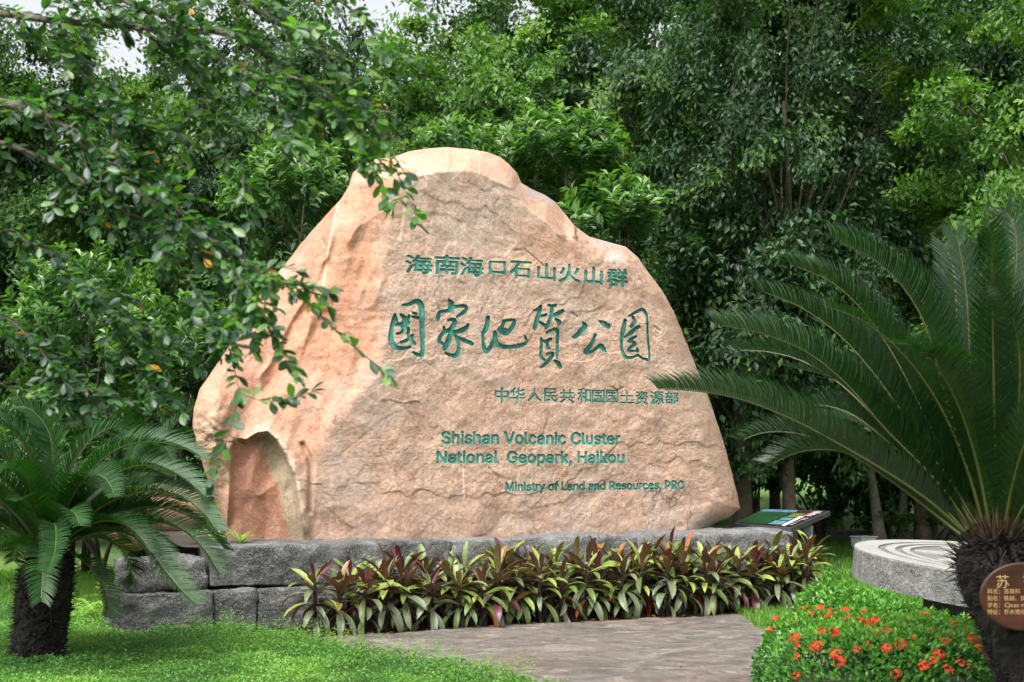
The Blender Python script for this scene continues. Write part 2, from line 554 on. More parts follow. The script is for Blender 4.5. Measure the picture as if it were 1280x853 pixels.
def strokes():
    A = lambda L: [(480 + x / 9.475, 365 + y / 9.478, w / 9.475) for x, y, w in L]
    B = lambda L: [(590 + x / 8.533, 365 + y / 8.533, w / 8.533) for x, y, w in L]
    C_ = lambda L: [(710 + x / 9.475, 375 + y / 9.478, w / 9.475) for x, y, w in L]
    chars = []
    chars.append([A(l) for l in [
        [(215, 152, 9), (300, 142, 18), (370, 108, 20), (410, 115, 28), (440, 170, 30), (448, 300, 27), (450, 450, 24), (455, 600, 22), (455, 700, 22), (440, 755, 18)],
        [(345, 714, 10), (390, 742, 17), (450, 752, 18)],
        [(125, 272, 18), (105, 350, 20), (85, 450, 21), (80, 560, 25), (110, 630, 26), (160, 665, 22), (240, 668, 17), (310, 652, 11)],
        [(125, 270, 16), (155, 350, 12)], [(195, 268, 12), (235, 300, 24), (245, 370, 30), (240, 440, 18)],
        [(300, 277, 13), (270, 330, 24), (220, 400, 24)], [(125, 390, 12), (200, 380, 20), (290, 365, 16)],
        [(340, 245, 14), (380, 258, 12)], [(335, 292, 12), (400, 306, 16)], [(150, 497, 11), (200, 480, 14), (240, 430, 14)],
        [(288, 430, 14), (288, 500, 17), (320, 560, 18), (362, 612, 16)], [(335, 512, 14), (300, 560, 17), (200, 597, 13)]]])
    chars.append([A(l) for l in [
        [(770, 92, 12), (795, 140, 30), (790, 215, 28)], [(800, 175, 24), (880, 170, 16), (955, 168, 18), (978, 200, 16), (930, 250, 18), (860, 295, 9)],
        [(770, 222, 16), (690, 228, 15), (652, 248, 18), (640, 300, 21), (636, 335, 11)],
        [(755, 335, 9), (810, 325, 20), (838, 350, 23), (812, 410, 25), (770, 450, 23), (705, 480, 21), (660, 540, 20), (658, 590, 18), (690, 608, 12)],
        [(710, 415, 13), (712, 470, 18)], [(780, 480, 16), (768, 560, 26), (730, 640, 30), (712, 672, 18)],
        [(1000, 385, 13), (960, 430, 22), (890, 465, 22), (800, 475, 15)], [(795, 458, 11), (860, 535, 18), (940, 570, 20), (1040, 612, 20)],
        [(860, 545, 15), (880, 620, 17), (880, 700, 22), (850, 748, 25), (790, 752, 18), (725, 718, 9)]]])
    chars.append([B(l) for l in [
        [(170, 275, 21), (160, 350, 22), (140, 410, 24), (115, 440, 18)],
        [(113, 430, 13), (118, 520, 13), (130, 600, 18), (150, 633, 20), (180, 610, 17), (215, 550, 19), (240, 500, 20), (245, 430, 16)],
        [(250, 430, 13), (255, 520, 20), (290, 570, 22), (370, 588, 18), (470, 580, 19), (540, 560, 16), (580, 540, 12), (576, 500, 11), (560, 467, 9)],
        [(330, 310, 12), (400, 300, 14), (450, 302, 16), (440, 350, 18), (400, 410, 20), (360, 442, 20), (310, 425, 19), (285, 402, 17)],
        [(345, 312, 12), (318, 370, 19), (290, 400, 18)], [(330, 395, 10), (375, 405, 10)]]])
    chars.append([B(l) for l in [
        [(662, 195, 9), (700, 185, 14), (735, 150, 14), (715, 220, 18), (690, 300, 20), (668, 382, 20)], [(712, 262, 13), (790, 240, 12)],
        [(722, 320, 11), (780, 360, 17), (786, 385, 11)], [(812, 138, 9), (860, 150, 18), (900, 132, 9)],
        [(855, 160, 17), (848, 230, 18), (828, 300, 18), (800, 368, 15)], [(845, 262, 13), (920, 228, 19), (968, 200, 16)], [(892, 290, 11), (930, 320, 21), (922, 347, 12)],
        [(795, 437, 11), (840, 410, 14), (890, 396, 16), (915, 430, 17), (910, 520, 15), (912, 600, 15), (908, 705, 10)],
        [(740, 493, 11), (740, 580, 14), (735, 680, 14), (770, 725, 13)], [(742, 520, 12), (790, 522, 15), (840, 500, 13)],
        [(800, 520, 13), (808, 590, 17), (830, 600, 10)], [(800, 660, 11), (862, 650, 12), (850, 690, 17), (800, 750, 17), (740, 800, 14)],
        [(880, 730, 11), (920, 760, 20), (942, 802, 19)]]])
    chars.append([C_(l) for l in [
        [(182, 268, 14), (205, 305, 26), (150, 370, 26), (90, 430, 24), (62, 440, 13)], [(375, 247, 10), (430, 280, 30), (478, 312, 22), (490, 290, 13)],
        [(325, 412, 15), (300, 480, 19), (250, 560, 22), (205, 610, 24), (240, 625, 17), (300, 598, 15), (350, 562, 17), (390, 545, 30), (420, 580, 24), (445, 608, 11)]]])
    chars.append([C_(l) for l in [
        [(680, 242, 19), (660, 330, 24), (640, 430, 20), (635, 530, 15), (650, 620, 16), (690, 680, 19), (760, 680, 14), (830, 655, 12), (880, 690, 12), (950, 710, 16)],
        [(720, 192, 8), (800, 145, 13), (880, 112, 17), (925, 160, 18), (940, 260, 11), (945, 400, 11), (955, 520, 11), (965, 620, 11), (965, 700, 13)],
        [(770, 203, 17), (790, 250, 19), (750, 312, 19)], [(843, 312, 14), (790, 350, 20), (730, 400, 21), (672, 440, 9)],
        [(810, 430, 11), (740, 470, 19)], [(722, 490, 15), (800, 512, 15), (745, 560, 17), (715, 600, 13), (830, 602, 12)], [(820, 575, 11), (832, 600, 12)]]])
    return chars


try:
    SANS = bpy.data.fonts.load(bpy.utils.system_resource('DATAFILES', path='fonts') + '/Inter.woff2')
except Exception:
    SANS = None


def glyph_tris(ch, bold=0.0):
    cu = bpy.data.curves.new('glyph', 'FONT')
    if SANS and ord(ch[0]) < 256: cu.font = SANS
    bold = 0.0
    cu.body = ch; cu.size = 1.0; cu.offset = bold; cu.resolution_u = 3
    ob = bpy.data.objects.new('glyph', cu)
    COL.objects.link(ob)
    dg = bpy.context.evaluated_depsgraph_get()
    me = bpy.data.meshes.new_from_object(ob.evaluated_get(dg))
    me.calc_loop_triangles()
    V = np.array([v.co[:2] for v in me.vertices]).reshape(-1, 2)
    T = np.array([t.vertices[:] for t in me.loop_triangles]).reshape(-1, 3)
    COL.objects.unlink(ob)
    bpy.data.objects.remove(ob); bpy.data.curves.remove(cu); bpy.data.meshes.remove(me)
    return V, T


class Raster:
    def __init__(s, u0, u1, z0, z1, res):
        s.u0, s.z0, s.res = u0, z0, res
        s.w = int((u1 - u0) / res) + 2; s.h = int((z1 - z0) / res) + 2
        s.id = np.zeros((s.h, s.w), np.int16)

    def tri(s, V, T, idv):
        for t in T:
            a, b, c = V[t]
            mn = np.minimum(np.minimum(a, b), c); mx = np.maximum(np.maximum(a, b), c)
            i0 = max(int((mn[0] - s.u0) / s.res), 0); i1 = min(int((mx[0] - s.u0) / s.res) + 2, s.w)
            j0 = max(int((mn[1] - s.z0) / s.res), 0); j1 = min(int((mx[1] - s.z0) / s.res) + 2, s.h)
            if i1 <= i0 or j1 <= j0: continue
            U = s.u0 + np.arange(i0, i1) * s.res; Z = (s.z0 + np.arange(j0, j1) * s.res)[:, None]
            d = lambda p, q: (q[0] - p[0]) * (Z - p[1]) - (q[1] - p[1]) * (U - p[0])
            e1, e2, e3 = d(a, b), d(b, c), d(c, a)
            ins = ((e1 >= 0) & (e2 >= 0) & (e3 >= 0)) | ((e1 <= 0) & (e2 <= 0) & (e3 <= 0))
            s.id[j0:j1, i0:i1][ins] = idv

    def dilate(s, idv, n):
        for _ in range(n):
            m = s.id == idv
            if _ % 2:
                g = m.copy(); g[1:] |= m[:-1]; g[:-1] |= m[1:]; g[:, 1:] |= m[:, :-1]; g[:, :-1] |= m[:, 1:]
            else:
                g = m.copy(); g[:, 1:] |= m[:, :-1]; g[1:] |= m[:-1]
            s.id[g & (s.id == 0)] = idv

    def stroke(s, pts, idv):
        pts = np.array(pts)
        u, z = plane_uz(pts[:, 0], pts[:, 1]); r = pts[:, 2] * PXM * 1.13
        for k in range(len(pts) - 1):
            p = np.array([u[k], z[k]]); q = np.array([u[k + 1], z[k + 1]])
            m = max(r[k], r[k + 1]) + s.res
            i0 = int((min(p[0], q[0]) - m - s.u0) / s.res); i1 = int((max(p[0], q[0]) + m - s.u0) / s.res) + 2
            j0 = int((min(p[1], q[1]) - m - s.z0) / s.res); j1 = int((max(p[1], q[1]) + m - s.z0) / s.res) + 2
            i0, j0 = max(i0, 0), max(j0, 0)
            U = s.u0 + np.arange(i0, min(i1, s.w)) * s.res; Z = (s.z0 + np.arange(j0, min(j1, s.h)) * s.res)[:, None]
            d = q - p; t = np.clip(((U - p[0]) * d[0] + (Z - p[1]) * d[1]) / max(d @ d, 1e-9), 0, 1)
            dist = np.hypot(U - p[0] - t * d[0], Z - p[1] - t * d[1])
            rr = r[k] + (r[k + 1] - r[k]) * t
            s.id[j0:min(j1, s.h), i0:min(i1, s.w)][dist < rr] = idv

    def sample(s, u, z):
        i = np.round((u - s.u0) / s.res).astype(int); j = np.round((z - s.z0) / s.res).astype(int)
        ok = (i >= 0) & (i < s.w) & (j >= 0) & (j < s.h)
        return np.where(ok, s.id[np.clip(j, 0, s.h - 1), np.clip(i, 0, s.w - 1)], 0)


def dist_poly(qx, qy, pts, closed=False):
    """unsigned distance in photo pixels to a polyline, flat arrays"""
    best = np.full(qx.shape, 1e9)
    P = list(pts) + ([pts[0]] if closed else [])
    for (ax, ay), (bx, by) in zip(P[:-1], P[1:]):
        dx, dy = bx - ax, by - ay
        t = np.clip(((qx - ax) * dx + (qy - ay) * dy) / (dx * dx + dy * dy), 0, 1)
        best = np.minimum(best, np.hypot(qx - ax - t * dx, qy - ay - t * dy))
    return best


def inside(qx, qy, pts):
    r = np.zeros(qx.shape, bool); n = len(pts)
    for i in range(n):
        x1, y1 = pts[i]; x2, y2 = pts[(i + 1) % n]
        if y1 == y2: continue
        c = ((y1 > qy) != (y2 > qy)) & (qx < (x2 - x1) * (qy - y1) / (y2 - y1) + x1)
        r ^= c
    return r


def sstep(a, b, x):
    t = np.clip((x - a) / (b - a), 0, 1)
    return t * t * (3 - 2 * t)


HOLLOW = [(280, 690), (284, 640), (287, 600), (289, 552), (296, 547), (308, 550), (322, 541), (334, 539), (346, 549), (360, 570), (369, 596), (374, 622), (378, 650), (382, 690)]


def build_boulder():
    fd = np.float64
    LuLz = [plane_uz(*p) for p in outline_L]; RuRz = [plane_uz(*p) for p in outline_R]
    Lz = np.array([p[1] for p in LuLz], fd); Lu = np.array([p[0] for p in LuLz], fd)
    Rz = np.array([p[1] for p in RuRz], fd); Ru = np.array([p[0] for p in RuRz], fd)
    ztop = Lz[0]; zbot = .70
    # make both sides monotone in z, starting at the same apex
    Lz = np.minimum.accumulate(Lz - 1e-5 * np.arange(len(Lz))); Rz = np.minimum.accumulate(Rz - 1e-5 * np.arange(len(Rz)))
    # character raster
    uA, _ = plane_uz(470, 400); uB, _ = plane_uz(875, 400)
    ras = Raster(uA, uB, .9, 3.6, .0024)
    names = {}; nid = 0
    rows = []      # z ranges needing fine rows

    def row_range(ys, xs):
        zz = [plane_uz(x, y)[1] for x, y in zip(xs, ys)]
        rows.append((min(zz) - .02, max(zz) + .02))

    def put(ch, x0, x1, y0, y1, bold, kind):
        nonlocal nid
        V, T = glyph_tris(ch, bold)
        nid += 1; names[nid] = (kind, ch)
        mn, mx = V.min(0), V.max(0)
        ua, za = plane_uz((x0 + x1) / 2, (y0 + y1) / 2)
        u0, _ = plane_uz(x0, (y0 + y1) / 2); u1, _ = plane_uz(x1, (y0 + y1) / 2)
        _, zt = plane_uz((x0 + x1) / 2, y0); _, zb = plane_uz((x0 + x1) / 2, y1)
        W = (V - mn) / (mx - mn)
        ras.tri(np.c_[u0 + W[:, 0] * (u1 - u0), zb + W[:, 1] * (zt - zb)], T, nid)
        ras.dilate(nid, 2 if bold > .01 else 1)

    r1 = [('海', 506.5, 540, 319, 341.5), ('南', 543.5, 574, 319.5, 343), ('海', 575.5, 604, 322, 345), ('口', 611.5, 632, 327, 343),
          ('石', 637.5, 664, 327, 347), ('山', 672, 694, 329.5, 350), ('火', 699, 725, 330.5, 353), ('山', 731, 753, 334, 355), ('群', 759, 784.5, 336, 358)]
    for c in r1: put(*c, .012, 'carved_character')
    row_range([318, 342, 336, 358], [506, 506, 784, 784])
    for st in strokes():
        nid += 1; names[nid] = ('carved_character', '')
        for l in st:
            if len(l) > 2:
                l = [tuple(p) for p in spline(np.array(l), len(l) * 3)]
            ras.stroke(l, nid)
    row_range([372, 448, 384, 462], [490, 490, 700, 700])
    r3 = [('中', 619, 635.5, 485, 503.5), ('华', 637.2, 656, 485, 503), ('人', 659, 677, 485.5, 502), ('民', 679.6, 696.5, 486, 502.5), ('共', 699.5, 718, 487, 503.5),
          ('和', 722, 739, 485.5, 503.5), ('国', 740.5, 755.5, 488, 503.5), ('国', 757.5, 772.7, 488, 503.5), ('土', 775, 792.5, 489, 504), ('资', 794.5, 810, 489, 505.5),
          ('源', 813, 829.5, 489.5, 505.5), ('部', 831.5, 848, 490, 505)]
    for c in r3: put(*c, .008, 'carved_character')
    row_range([484, 504, 489, 506], [619, 619, 848, 848])

    def line(txt, x0, x1, ya, yb, cap, bold):
        """ya/yb baseline pixel rows at both ends; cap = cap height in pixels"""
        nonlocal nid
        Vc, _ = glyph_tris('H', bold); caph = Vc[:, 1].max() - Vc[:, 1].min(); base = Vc[:, 1].min()
        Vall, _ = glyph_tris(txt, bold)
        xm, xM = Vall[:, 0].min(), Vall[:, 0].max()
        u0, z0 = plane_uz(x0, ya); u1, z1 = plane_uz(x1, yb)
        sx = (u1 - u0) / (xM - xm)
        _, zt = plane_uz(x0, ya - cap); sz = (zt - z0) / caph
        for i, ch in enumerate(txt):
            if ch == ' ': continue
            V, T = glyph_tris(ch, bold)
            Vp, _ = glyph_tris(txt[:i + 1], bold)
            sh = Vp[:, 0].max() - V[:, 0].max()
            uu = u0 + (V[:, 0] + sh - xm) * sx
            zz = z0 + (z1 - z0) * (uu - u0) / (u1 - u0) + (V[:, 1] - base) * sz
            nid += 1; names[nid] = ('carved_letter', ch)
            ras.tri(np.c_[uu, zz], T, nid)
            ras.dilate(nid, 3 if cap > 12 else 2)
        rows.append((min(z0, z1) - .045, max(z0, z1) + (zt - z0) + .025))

    line('Shishan Volcanic Cluster', 552, 775, 555, 556, 15, .021)
    line('National  Geopark, Haikou', 546, 780, 579, 579, 14.5, .021)
    line('Ministry of Land and Resources, PRC', 632, 855, 614, 611.5, 10.3, .016)

    # row list
    zs = []; z = zbot
    while z < ztop:
        zs.append(z)
        fine = any(a <= z <= b for a, b in rows)
        z += .0046 if fine else .012
        if not fine and ztop - z < .1: z -= .006
    zs.append(ztop - 1e-4)
    zs = np.array(zs)
    ul = np.interp(zs, Lz[::-1], Lu[::-1]); ur = np.interp(zs, Rz[::-1], Ru[::-1])
    # irregular silhouette
    ul = ul + .012 * fbm(zs * 7, zs * 0, 4, 3) * np.minimum((ztop - zs) * 5, 1)
    ur = ur + .012 * fbm(zs * 7, zs * 0 + 5, 4, 5) * np.minimum((ztop - zs) * 5, 1)
    uf0, _ = plane_uz(484, 400); uf1, _ = plane_uz(852, 400)
    w_ = ur - ul
    f0 = np.clip(np.maximum(uf0, ul + .02 * w_), None, ul + .8 * w_)
    f1 = np.clip(np.minimum(uf1, ur - .02 * w_), f0 + .05 * w_, None)
    nL, nM, nR = 150, int((uf1 - uf0) / .0048), 46
    # cosine-ish spacing near the silhouette
    sL = (np.arange(nL) / nL) ** 1.25; sM = np.arange(nM) / nM; sR = 1 - (1 - np.arange(nR + 1) / nR) ** 1.6
    U = np.concatenate([ul[:, None] + (f0 - ul)[:, None] * sL, f0[:, None] + (f1 - f0)[:, None] * sM, f1[:, None] + (ur - f1)[:, None] * sR], 1)
    Z = np.broadcast_to(zs[:, None], U.shape)
    nr, nc = U.shape
    u = U.ravel(); z = Z.ravel()
    qx, qy = proj(uz_world(u, z))
    full = outline_L[::-1] + outline_R[1:]
    e = dist_poly(qx, qy, [p for p in full], False)            # px to silhouette
    d = np.zeros_like(u)
    # left facet
    ridge = [(520, 150), (500, 215), (488, 250), (481, 300), (484, 400), (470, 455), (432, 510), (398, 560), (388, 600), (387, 700)]
    rx = np.interp(qy, [p[1] for p in ridge], [p[0] for p in ridge]) + 5 * fbm(qy / 22, qy * 0, 3, 4)
    dl = 4 * np.log1p(np.exp(np.clip((rx - qx) / 4, -30, 30)))
    slope = np.interp(qy, [200, 300, 450, 560, 690], [.95, .74, .52, .30, .30])
    facet = slope * dl
    # a second ridge turning further back
    ridge2 = [(440, 180), (432, 232), (420, 262), (415, 300), (392, 350), (352, 420), (330, 470), (318, 530), (300, 560), (250, 700)]
    r2x = np.interp(qy, [p[1] for p in ridge2], [p[0] for p in ridge2]) + 6 * fbm(qy / 30, qy * 0, 3, 14)
    facet = facet + np.maximum(r2x - qx, 0) * np.interp(qy, [200, 330, 450, 520], [1.3, .8, .35, .0])
    # shallow vertical flutes on the facet
    facet = facet - 9 * sstep(10, 40, dl) * np.exp(-((qx - (r2x + 22)) / 14) ** 2) * sstep(230, 280, qy) * (1 - sstep(420, 480, qy))
    facet = facet + 5 * np.exp(-((qx - (rx - 26)) / 16) ** 2) * sstep(250, 300, qy) * (1 - sstep(430, 480, qy))
    d += facet * PXM
    # top facet
    tops = [(400, 205), (436, 226), (500, 224), (545, 214), (600, 216), (640, 236), (662, 262), (706, 300)]
    ty = np.interp(qx, [p[0] for p in tops], [p[1] for p in tops]) + 4 * fbm(qx / 20, qx * 0, 3, 6)
    d += np.maximum(ty - qy, 0) * PXM * 1.5 * (qx < 720)
    # right bevel
    rb = [(690, 240), (742, 300), (790, 336), (812, 366), (826, 400), (842, 450), (868, 520), (893, 590), (910, 650), (915, 700)]
    bx = np.interp(qy, [p[1] for p in rb], [p[0] for p in rb]) + 3 * fbm(qy / 18, qy * 0, 3, 8)
    d += np.maximum(qx - bx, 0) * PXM * .8
    # left lobe and hollow
    d -= .26 * np.exp(-((qx - 268) / 26) ** 2 - ((qy - 520) / 62) ** 2)
    ind = inside(qx, qy, HOLLOW)
    dh = dist_poly(qx, qy, HOLLOW)
    right_wall = np.clip((np.interp(qy, [530, 570, 620, 690], [345, 366, 377, 384]) - qx) / np.interp(qy, [540, 690], [22, 40]), 0, 1)
    top_wall = np.clip((qy - np.interp(qx, [286, 300, 322, 334, 346, 370], [560, 547, 541, 539, 549, 598])) / 7, 0, 1)
    left_wall = np.clip((qx - np.interp(qy, [546, 600, 690], [282, 279, 276])) / 55, 0, 1)
    hd = .19 * np.minimum(right_wall ** .9, left_wall) * top_wall ** .7
    d = np.where(ind, d + hd - .0015 * (qx - 330) * PXM * 0, d)
    # raised lip round the hollow
    d -= np.where(ind, .06 * np.exp(-(dh / 4) ** 2), .06 * np.exp(-(dh / 9) ** 2)) * sstep(505, 525, qy) * (1 - sstep(655, 676, qy))
    # shadowed groove beside the lip
    g1 = dist_poly(qx, qy, [(378, 556), (386, 572), (388, 590), (386, 640)])
    d += .06 * np.exp(-(g1 / 3.0) ** 2)
    # chips and cracks
    for pl, wd, dp in (([(520, 279), (527, 284), (535, 292)], 1.2, .03), ([(641, 313), (656, 312), (668, 322), (680, 333)], 1.0, .014),
                       ([(715, 391), (722, 396)], 1.3, .02), ([(818, 408), (826, 414)], 1.2, .015), ([(560, 488), (556, 470), (535, 455)], 1.5, .006), ([(765, 484), (772, 488), (779, 485)], 1.2, .018),
                       ([(498, 515), (480, 524), (440, 556), (425, 570)], 1.0, .004), ([(502, 508), (515, 520), (526, 545)], 1.2, .010), ([(612, 586), (622, 597), (628, 612)], 1.5, .014),
                       ([(403, 300), (407, 310), (404, 322)], 2.4, .03), ([(650, 480), (655, 520), (660, 590)], 1.0, .005), ([(760, 520), (768, 530)], 1.5, .01)):
        d += dp * np.exp(-(dist_poly(qx, qy, pl) / wd) ** 2)
    d -= .018 * sstep(14, 0, dist_poly(qx, qy, [(655, 314), (664, 322)])) * 0
    # edge rounding
    et = 1 - np.clip(e / 26, 0, 1)
    bottom_edge = sstep(650, 668, qy) * (qx < 860) * (qx > 300)
    d += .30 * (1 - np.sqrt(np.maximum(1 - et ** 2, 0))) * (1 - bottom_edge)
    left = sstep(-6, 14, rx - qx)
    cr = np.abs(fbm((qx + .35 * qy) / 46, (qy - .2 * qx) / 120, 3, 27, .55))
    d += left * (.13 * cr - .03)                                     # long broken creases down the left facet
    d -= .05 * np.exp(-((r2x - qx) / 5) ** 2) * sstep(225, 240, qy) * (1 - sstep(470, 520, qy))
    d += (1 - left) * .030 * np.abs(fbm((qx - .5 * qy) / 90, qy / 60, 3, 28, .5))
    dsm = d.copy()
    # roughness of the broken face
    main = sstep(0, 12, qx - rx)
    d += .05 * fbm(u * .9, z * .9, 3, 21) + (.022 * fbm(u * 5, z * 5, 4, 22) + .007 * np.abs(fbm(u * 22, z * 28, 4, 23, .6))) * (.55 + .45 * main)
    sc_ = fbm(qx / 170 + .12 * vnoise(qx / 12, qy / 12, 3), qy / 120 + .12 * vnoise(qx / 12, qy / 12, 8), 3, 61, .42)
    d += .009 * (sstep(-.22, -.19, sc_) + sstep(.01, .035, sc_) + sstep(.20, .23, sc_)) * (~ind)     # flaked steps
    lob = np.exp(-((qx - 262) / 30) ** 2 - ((qy - 545) / 60) ** 2)
    d += .05 * lob * fbm(u * 14, z * 14, 4, 25, .6)
    # carving
    ids = ras.sample(u, z)
    depth = np.where(ids > 0, np.where(ids <= 9, .016, np.where(ids <= 15, .034, .015)), 0.0)
    d += depth
    V = uz_world(u, z, d)
    k_ = 1 + dsm / (P0[1] + u * TY)          # receding facets widen, so that the stone is as broad at the back as it is traced
    V[:, 0] *= k_; V[:, 2] = CAM_Z + (V[:, 2] - CAM_Z) * np.where(V[:, 2] > CAM_Z, k_, 1)
    # tint (colour of the stone itself)
    def c3(*c): return np.array(c, float)
    base = np.broadcast_to(c3(.378, .256, .186), (len(u), 3)).copy()

    def blend(mask, col):
        nonlocal base
        base = base * (1 - mask[:, None]) + np.asarray(col) * mask[:, None]
    fl = sstep(-16, 22, rx - qx + 14 * fbm(qx / 26, qy / 26, 3, 39)) * np.interp(qy, [470, 600], [1, .6])
    blend(fl, c3(.40, .200, .118))
    blend(fl * sstep(-8, 8, r2x - qx) * .75, c3(.34, .165, .105))
    blend(sstep(0, 6, ty - qy) * (qx < 700) * .85, c3(.37, .228, .150))
    blend(sstep(0, 6, qx - bx) * .85, c3(.41, .262, .175))
    blend(np.clip(1.25 * np.exp(-((qx - 590) / 55) ** 2 - ((qy - 262) / 42) ** 2) + .8 * fbm(qx / 40, qy / 40, 3, 31), 0, .75) * (qy > 215) * (1 - fl), c3(.32, .262, .215))
    blend(np.clip(np.exp(-((qx - 600) / 130) ** 2 - ((qy - 350) / 60) ** 2) * .8 + .5 * fbm(qx / 30, qy / 25, 3, 33), 0, .6) * (1 - fl), c3(.385, .295, .240))
    blend(np.clip(.9 * np.exp(-((qx - 720) / 60) ** 2 - ((qy - 300) / 30) ** 2) + .5 * fbm(qx / 30, qy / 30, 3, 35), 0, .6) * (1 - fl), c3(.37, .200, .125))
    for cx, cy, sx, sy in ((672, 240, 16, 8), (757, 303, 18, 7), (688, 247, 8, 8)):
        blend(.85 * np.exp(-((qx - cx) / sx) ** 2 - ((qy - cy) / sy) ** 2), c3(.23, .24, .25))
    blend(.8 * np.exp(-((qx - 768) / 14) ** 2 - ((qy - 322) / 9) ** 2), c3(.62, .52, .47))
    blend(.7 * lob, c3(.37, .27, .185))
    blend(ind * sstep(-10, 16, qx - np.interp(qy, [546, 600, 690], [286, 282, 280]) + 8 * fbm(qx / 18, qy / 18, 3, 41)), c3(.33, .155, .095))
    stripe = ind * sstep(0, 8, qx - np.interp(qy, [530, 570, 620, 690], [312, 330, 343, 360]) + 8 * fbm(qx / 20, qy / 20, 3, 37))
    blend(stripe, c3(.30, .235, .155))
    blend(np.where(~ind, .7 * np.exp(-(dh / 7) ** 2) * (qx > 300) * (qy < 660), 0), c3(.50, .40, .30))
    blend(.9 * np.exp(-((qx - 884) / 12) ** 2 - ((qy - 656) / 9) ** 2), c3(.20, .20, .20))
    for cx, cy in ((650, 322), (660, 330)):
        blend(.7 * np.exp(-((qx - cx) / 12) ** 2 - ((qy - cy) / 6) ** 2), c3(.60, .42, .27))
    sc_n = fbm(qx / 170 + .12 * vnoise(qx / 12, qy / 12, 3), qy / 120 + .12 * vnoise(qx / 12, qy / 12, 8), 3, 61, .42)
    for lev in (-.22, .02, .24):                                     # rusty rims of the flaked patches
        blend(.30 * np.exp(-((sc_n - lev) / .008) ** 2) * sstep(-.1, .2, fbm(qx / 30, qy / 30, 2, 62)) * (1 - ind), c3(.27, .15, .10))
    # veins
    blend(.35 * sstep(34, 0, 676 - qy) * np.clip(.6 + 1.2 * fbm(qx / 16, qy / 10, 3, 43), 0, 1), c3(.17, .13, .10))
    strk = sstep(.12, .34, fbm(qx / 5, qy / 160, 3, 45)) * sstep(-.05, .25, fbm(qx / 70, qy / 90, 2, 46))
    blend(.35 * strk * (1 - ind), c3(.25, .19, .15))
    for pl, wd, col in (([(508, 240), (500, 300)], 1.6, c3(.60, .45, .36)), ([(578, 560), (580, 620)], .9, c3(.62, .54, .48)), ([(652, 470), (664, 570), (668, 590)], 1.3, c3(.36, .17, .10)),
                        ([(500, 512), (440, 556), (425, 566)], 1.2, c3(.33, .16, .10)), ([(425, 240), (412, 300), (400, 380)], 1.3, c3(.60, .40, .30))):
        blend(.8 * np.exp(-(dist_poly(qx, qy, pl) / wd) ** 2), col)

    i = np.arange((nr - 1) * (nc - 1)); q = (i // (nc - 1)) * nc + i % (nc - 1)
    F = np.c_[q, q + 1, q + nc + 1, q + nc]
    fid = np.max(ids[F], axis=1)
    root = empty('inscribed_boulder', uz_world(np.array(0.0), np.array(zbot), 1.0))
    tag(root, 'huge pink and orange boulder carved with green lettering, standing on the low grey stone wall', 'boulder')
    off = np.array(root.location)
    # front (stone faces)
    Fr = F[fid == 0]
    # the back shell, coarse
    m = 40
    edge_idx = np.concatenate([np.arange(nr) * nc, ((nr - 1) * nc + np.arange(1, nc))[::8], (np.arange(nr - 2, -1, -1) * nc + nc - 1)])
    E = V[edge_idx]
    ce = np.array([0.25, 15.2, 0])
    rings = [E]
    for k in range(1, 13):
        t = k / 12
        sh = math.cos(t * math.pi / 2) ** .75
        bulge = math.sin(t * math.pi / 2)
        Cn = np.c_[ce[0] + 0 * E[:, 0], np.full(len(E), ce[1]), np.full(len(E), 1.5)]
        Pk = Cn + (E - Cn) * np.array([sh, 0, sh])
        Pk[:, 1] = E[:, 1] * (1 - bulge) + (ce[1] + .9) * bulge
        Pk = np.where(np.arange(3) == 1, Pk + (.14 * fbm(E[:, 0] * 2 + k, E[:, 2] * 2, 3, 40))[:, None] * bulge, Pk)
        rings.append(Pk)
    nb = len(E)
    BV = np.vstack(rings[1:])
    base_i = len(V)
    BF = []
    prev = edge_idx
    for k in range(12):
        cur = base_i + k * nb + np.arange(nb)
        j = np.arange(nb - 1)
        BF.append(np.c_[prev[j], prev[j + 1], cur[j + 1], cur[j]])
        prev = cur
    allV = np.vstack([V, BV])
    allF = np.vstack([Fr] + BF)
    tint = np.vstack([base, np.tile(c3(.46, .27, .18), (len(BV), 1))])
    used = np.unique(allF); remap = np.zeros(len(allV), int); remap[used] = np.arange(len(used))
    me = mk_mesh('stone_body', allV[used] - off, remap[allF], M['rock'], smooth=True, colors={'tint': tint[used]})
    link('stone_body', me, root)
    # carved characters: the painted floor and walls of each
    for k, (kind, ch) in names.items():
        Fk = F[fid == k]
        if len(Fk) == 0: continue
        used = np.unique(Fk); remap = np.zeros(len(V), int); remap[used] = np.arange(len(used))
        link(kind, mk_mesh(kind, V[used] - off, remap[Fk], M['paint'], smooth=False), root)


build_boulder()

# ------------------------------------------------------------------ leaves
def leaf_cards(name, P, D, Nn, L, W, rnd, mat, fold=.18, parent=None, bend=0.0, shape=.5):
    """folded leaf: two triangles each side of the midrib; arrays of n leaves"""
    P = np.asarray(P, float); D = norm(D); S = norm(np.cross(D, Nn)); Nn = np.cross(S, D)
    L = np.asarray(L)[:, None]; W = np.asarray(W)[:, None]
    tip = P + D * L - Nn * L * bend
    mid = P + D * L * shape
    a = mid - S * W / 2 + Nn * W * fold
    b = mid + S * W / 2 + Nn * W * fold
    n = len(P)
    V = np.stack([P, a, tip, b], 1).reshape(-1, 3)
    i = np.arange(n)[:, None] * 4
    F = np.concatenate([i + np.array([[0, 2, 1]]), i + np.array([[0, 3, 2]])], 0)
    return mk_mesh(name, V, F, mat, attrs={'rnd': np.repeat(rnd, 4)})


def unit(r, n):
    return norm(r.normal(size=(n, 3)))


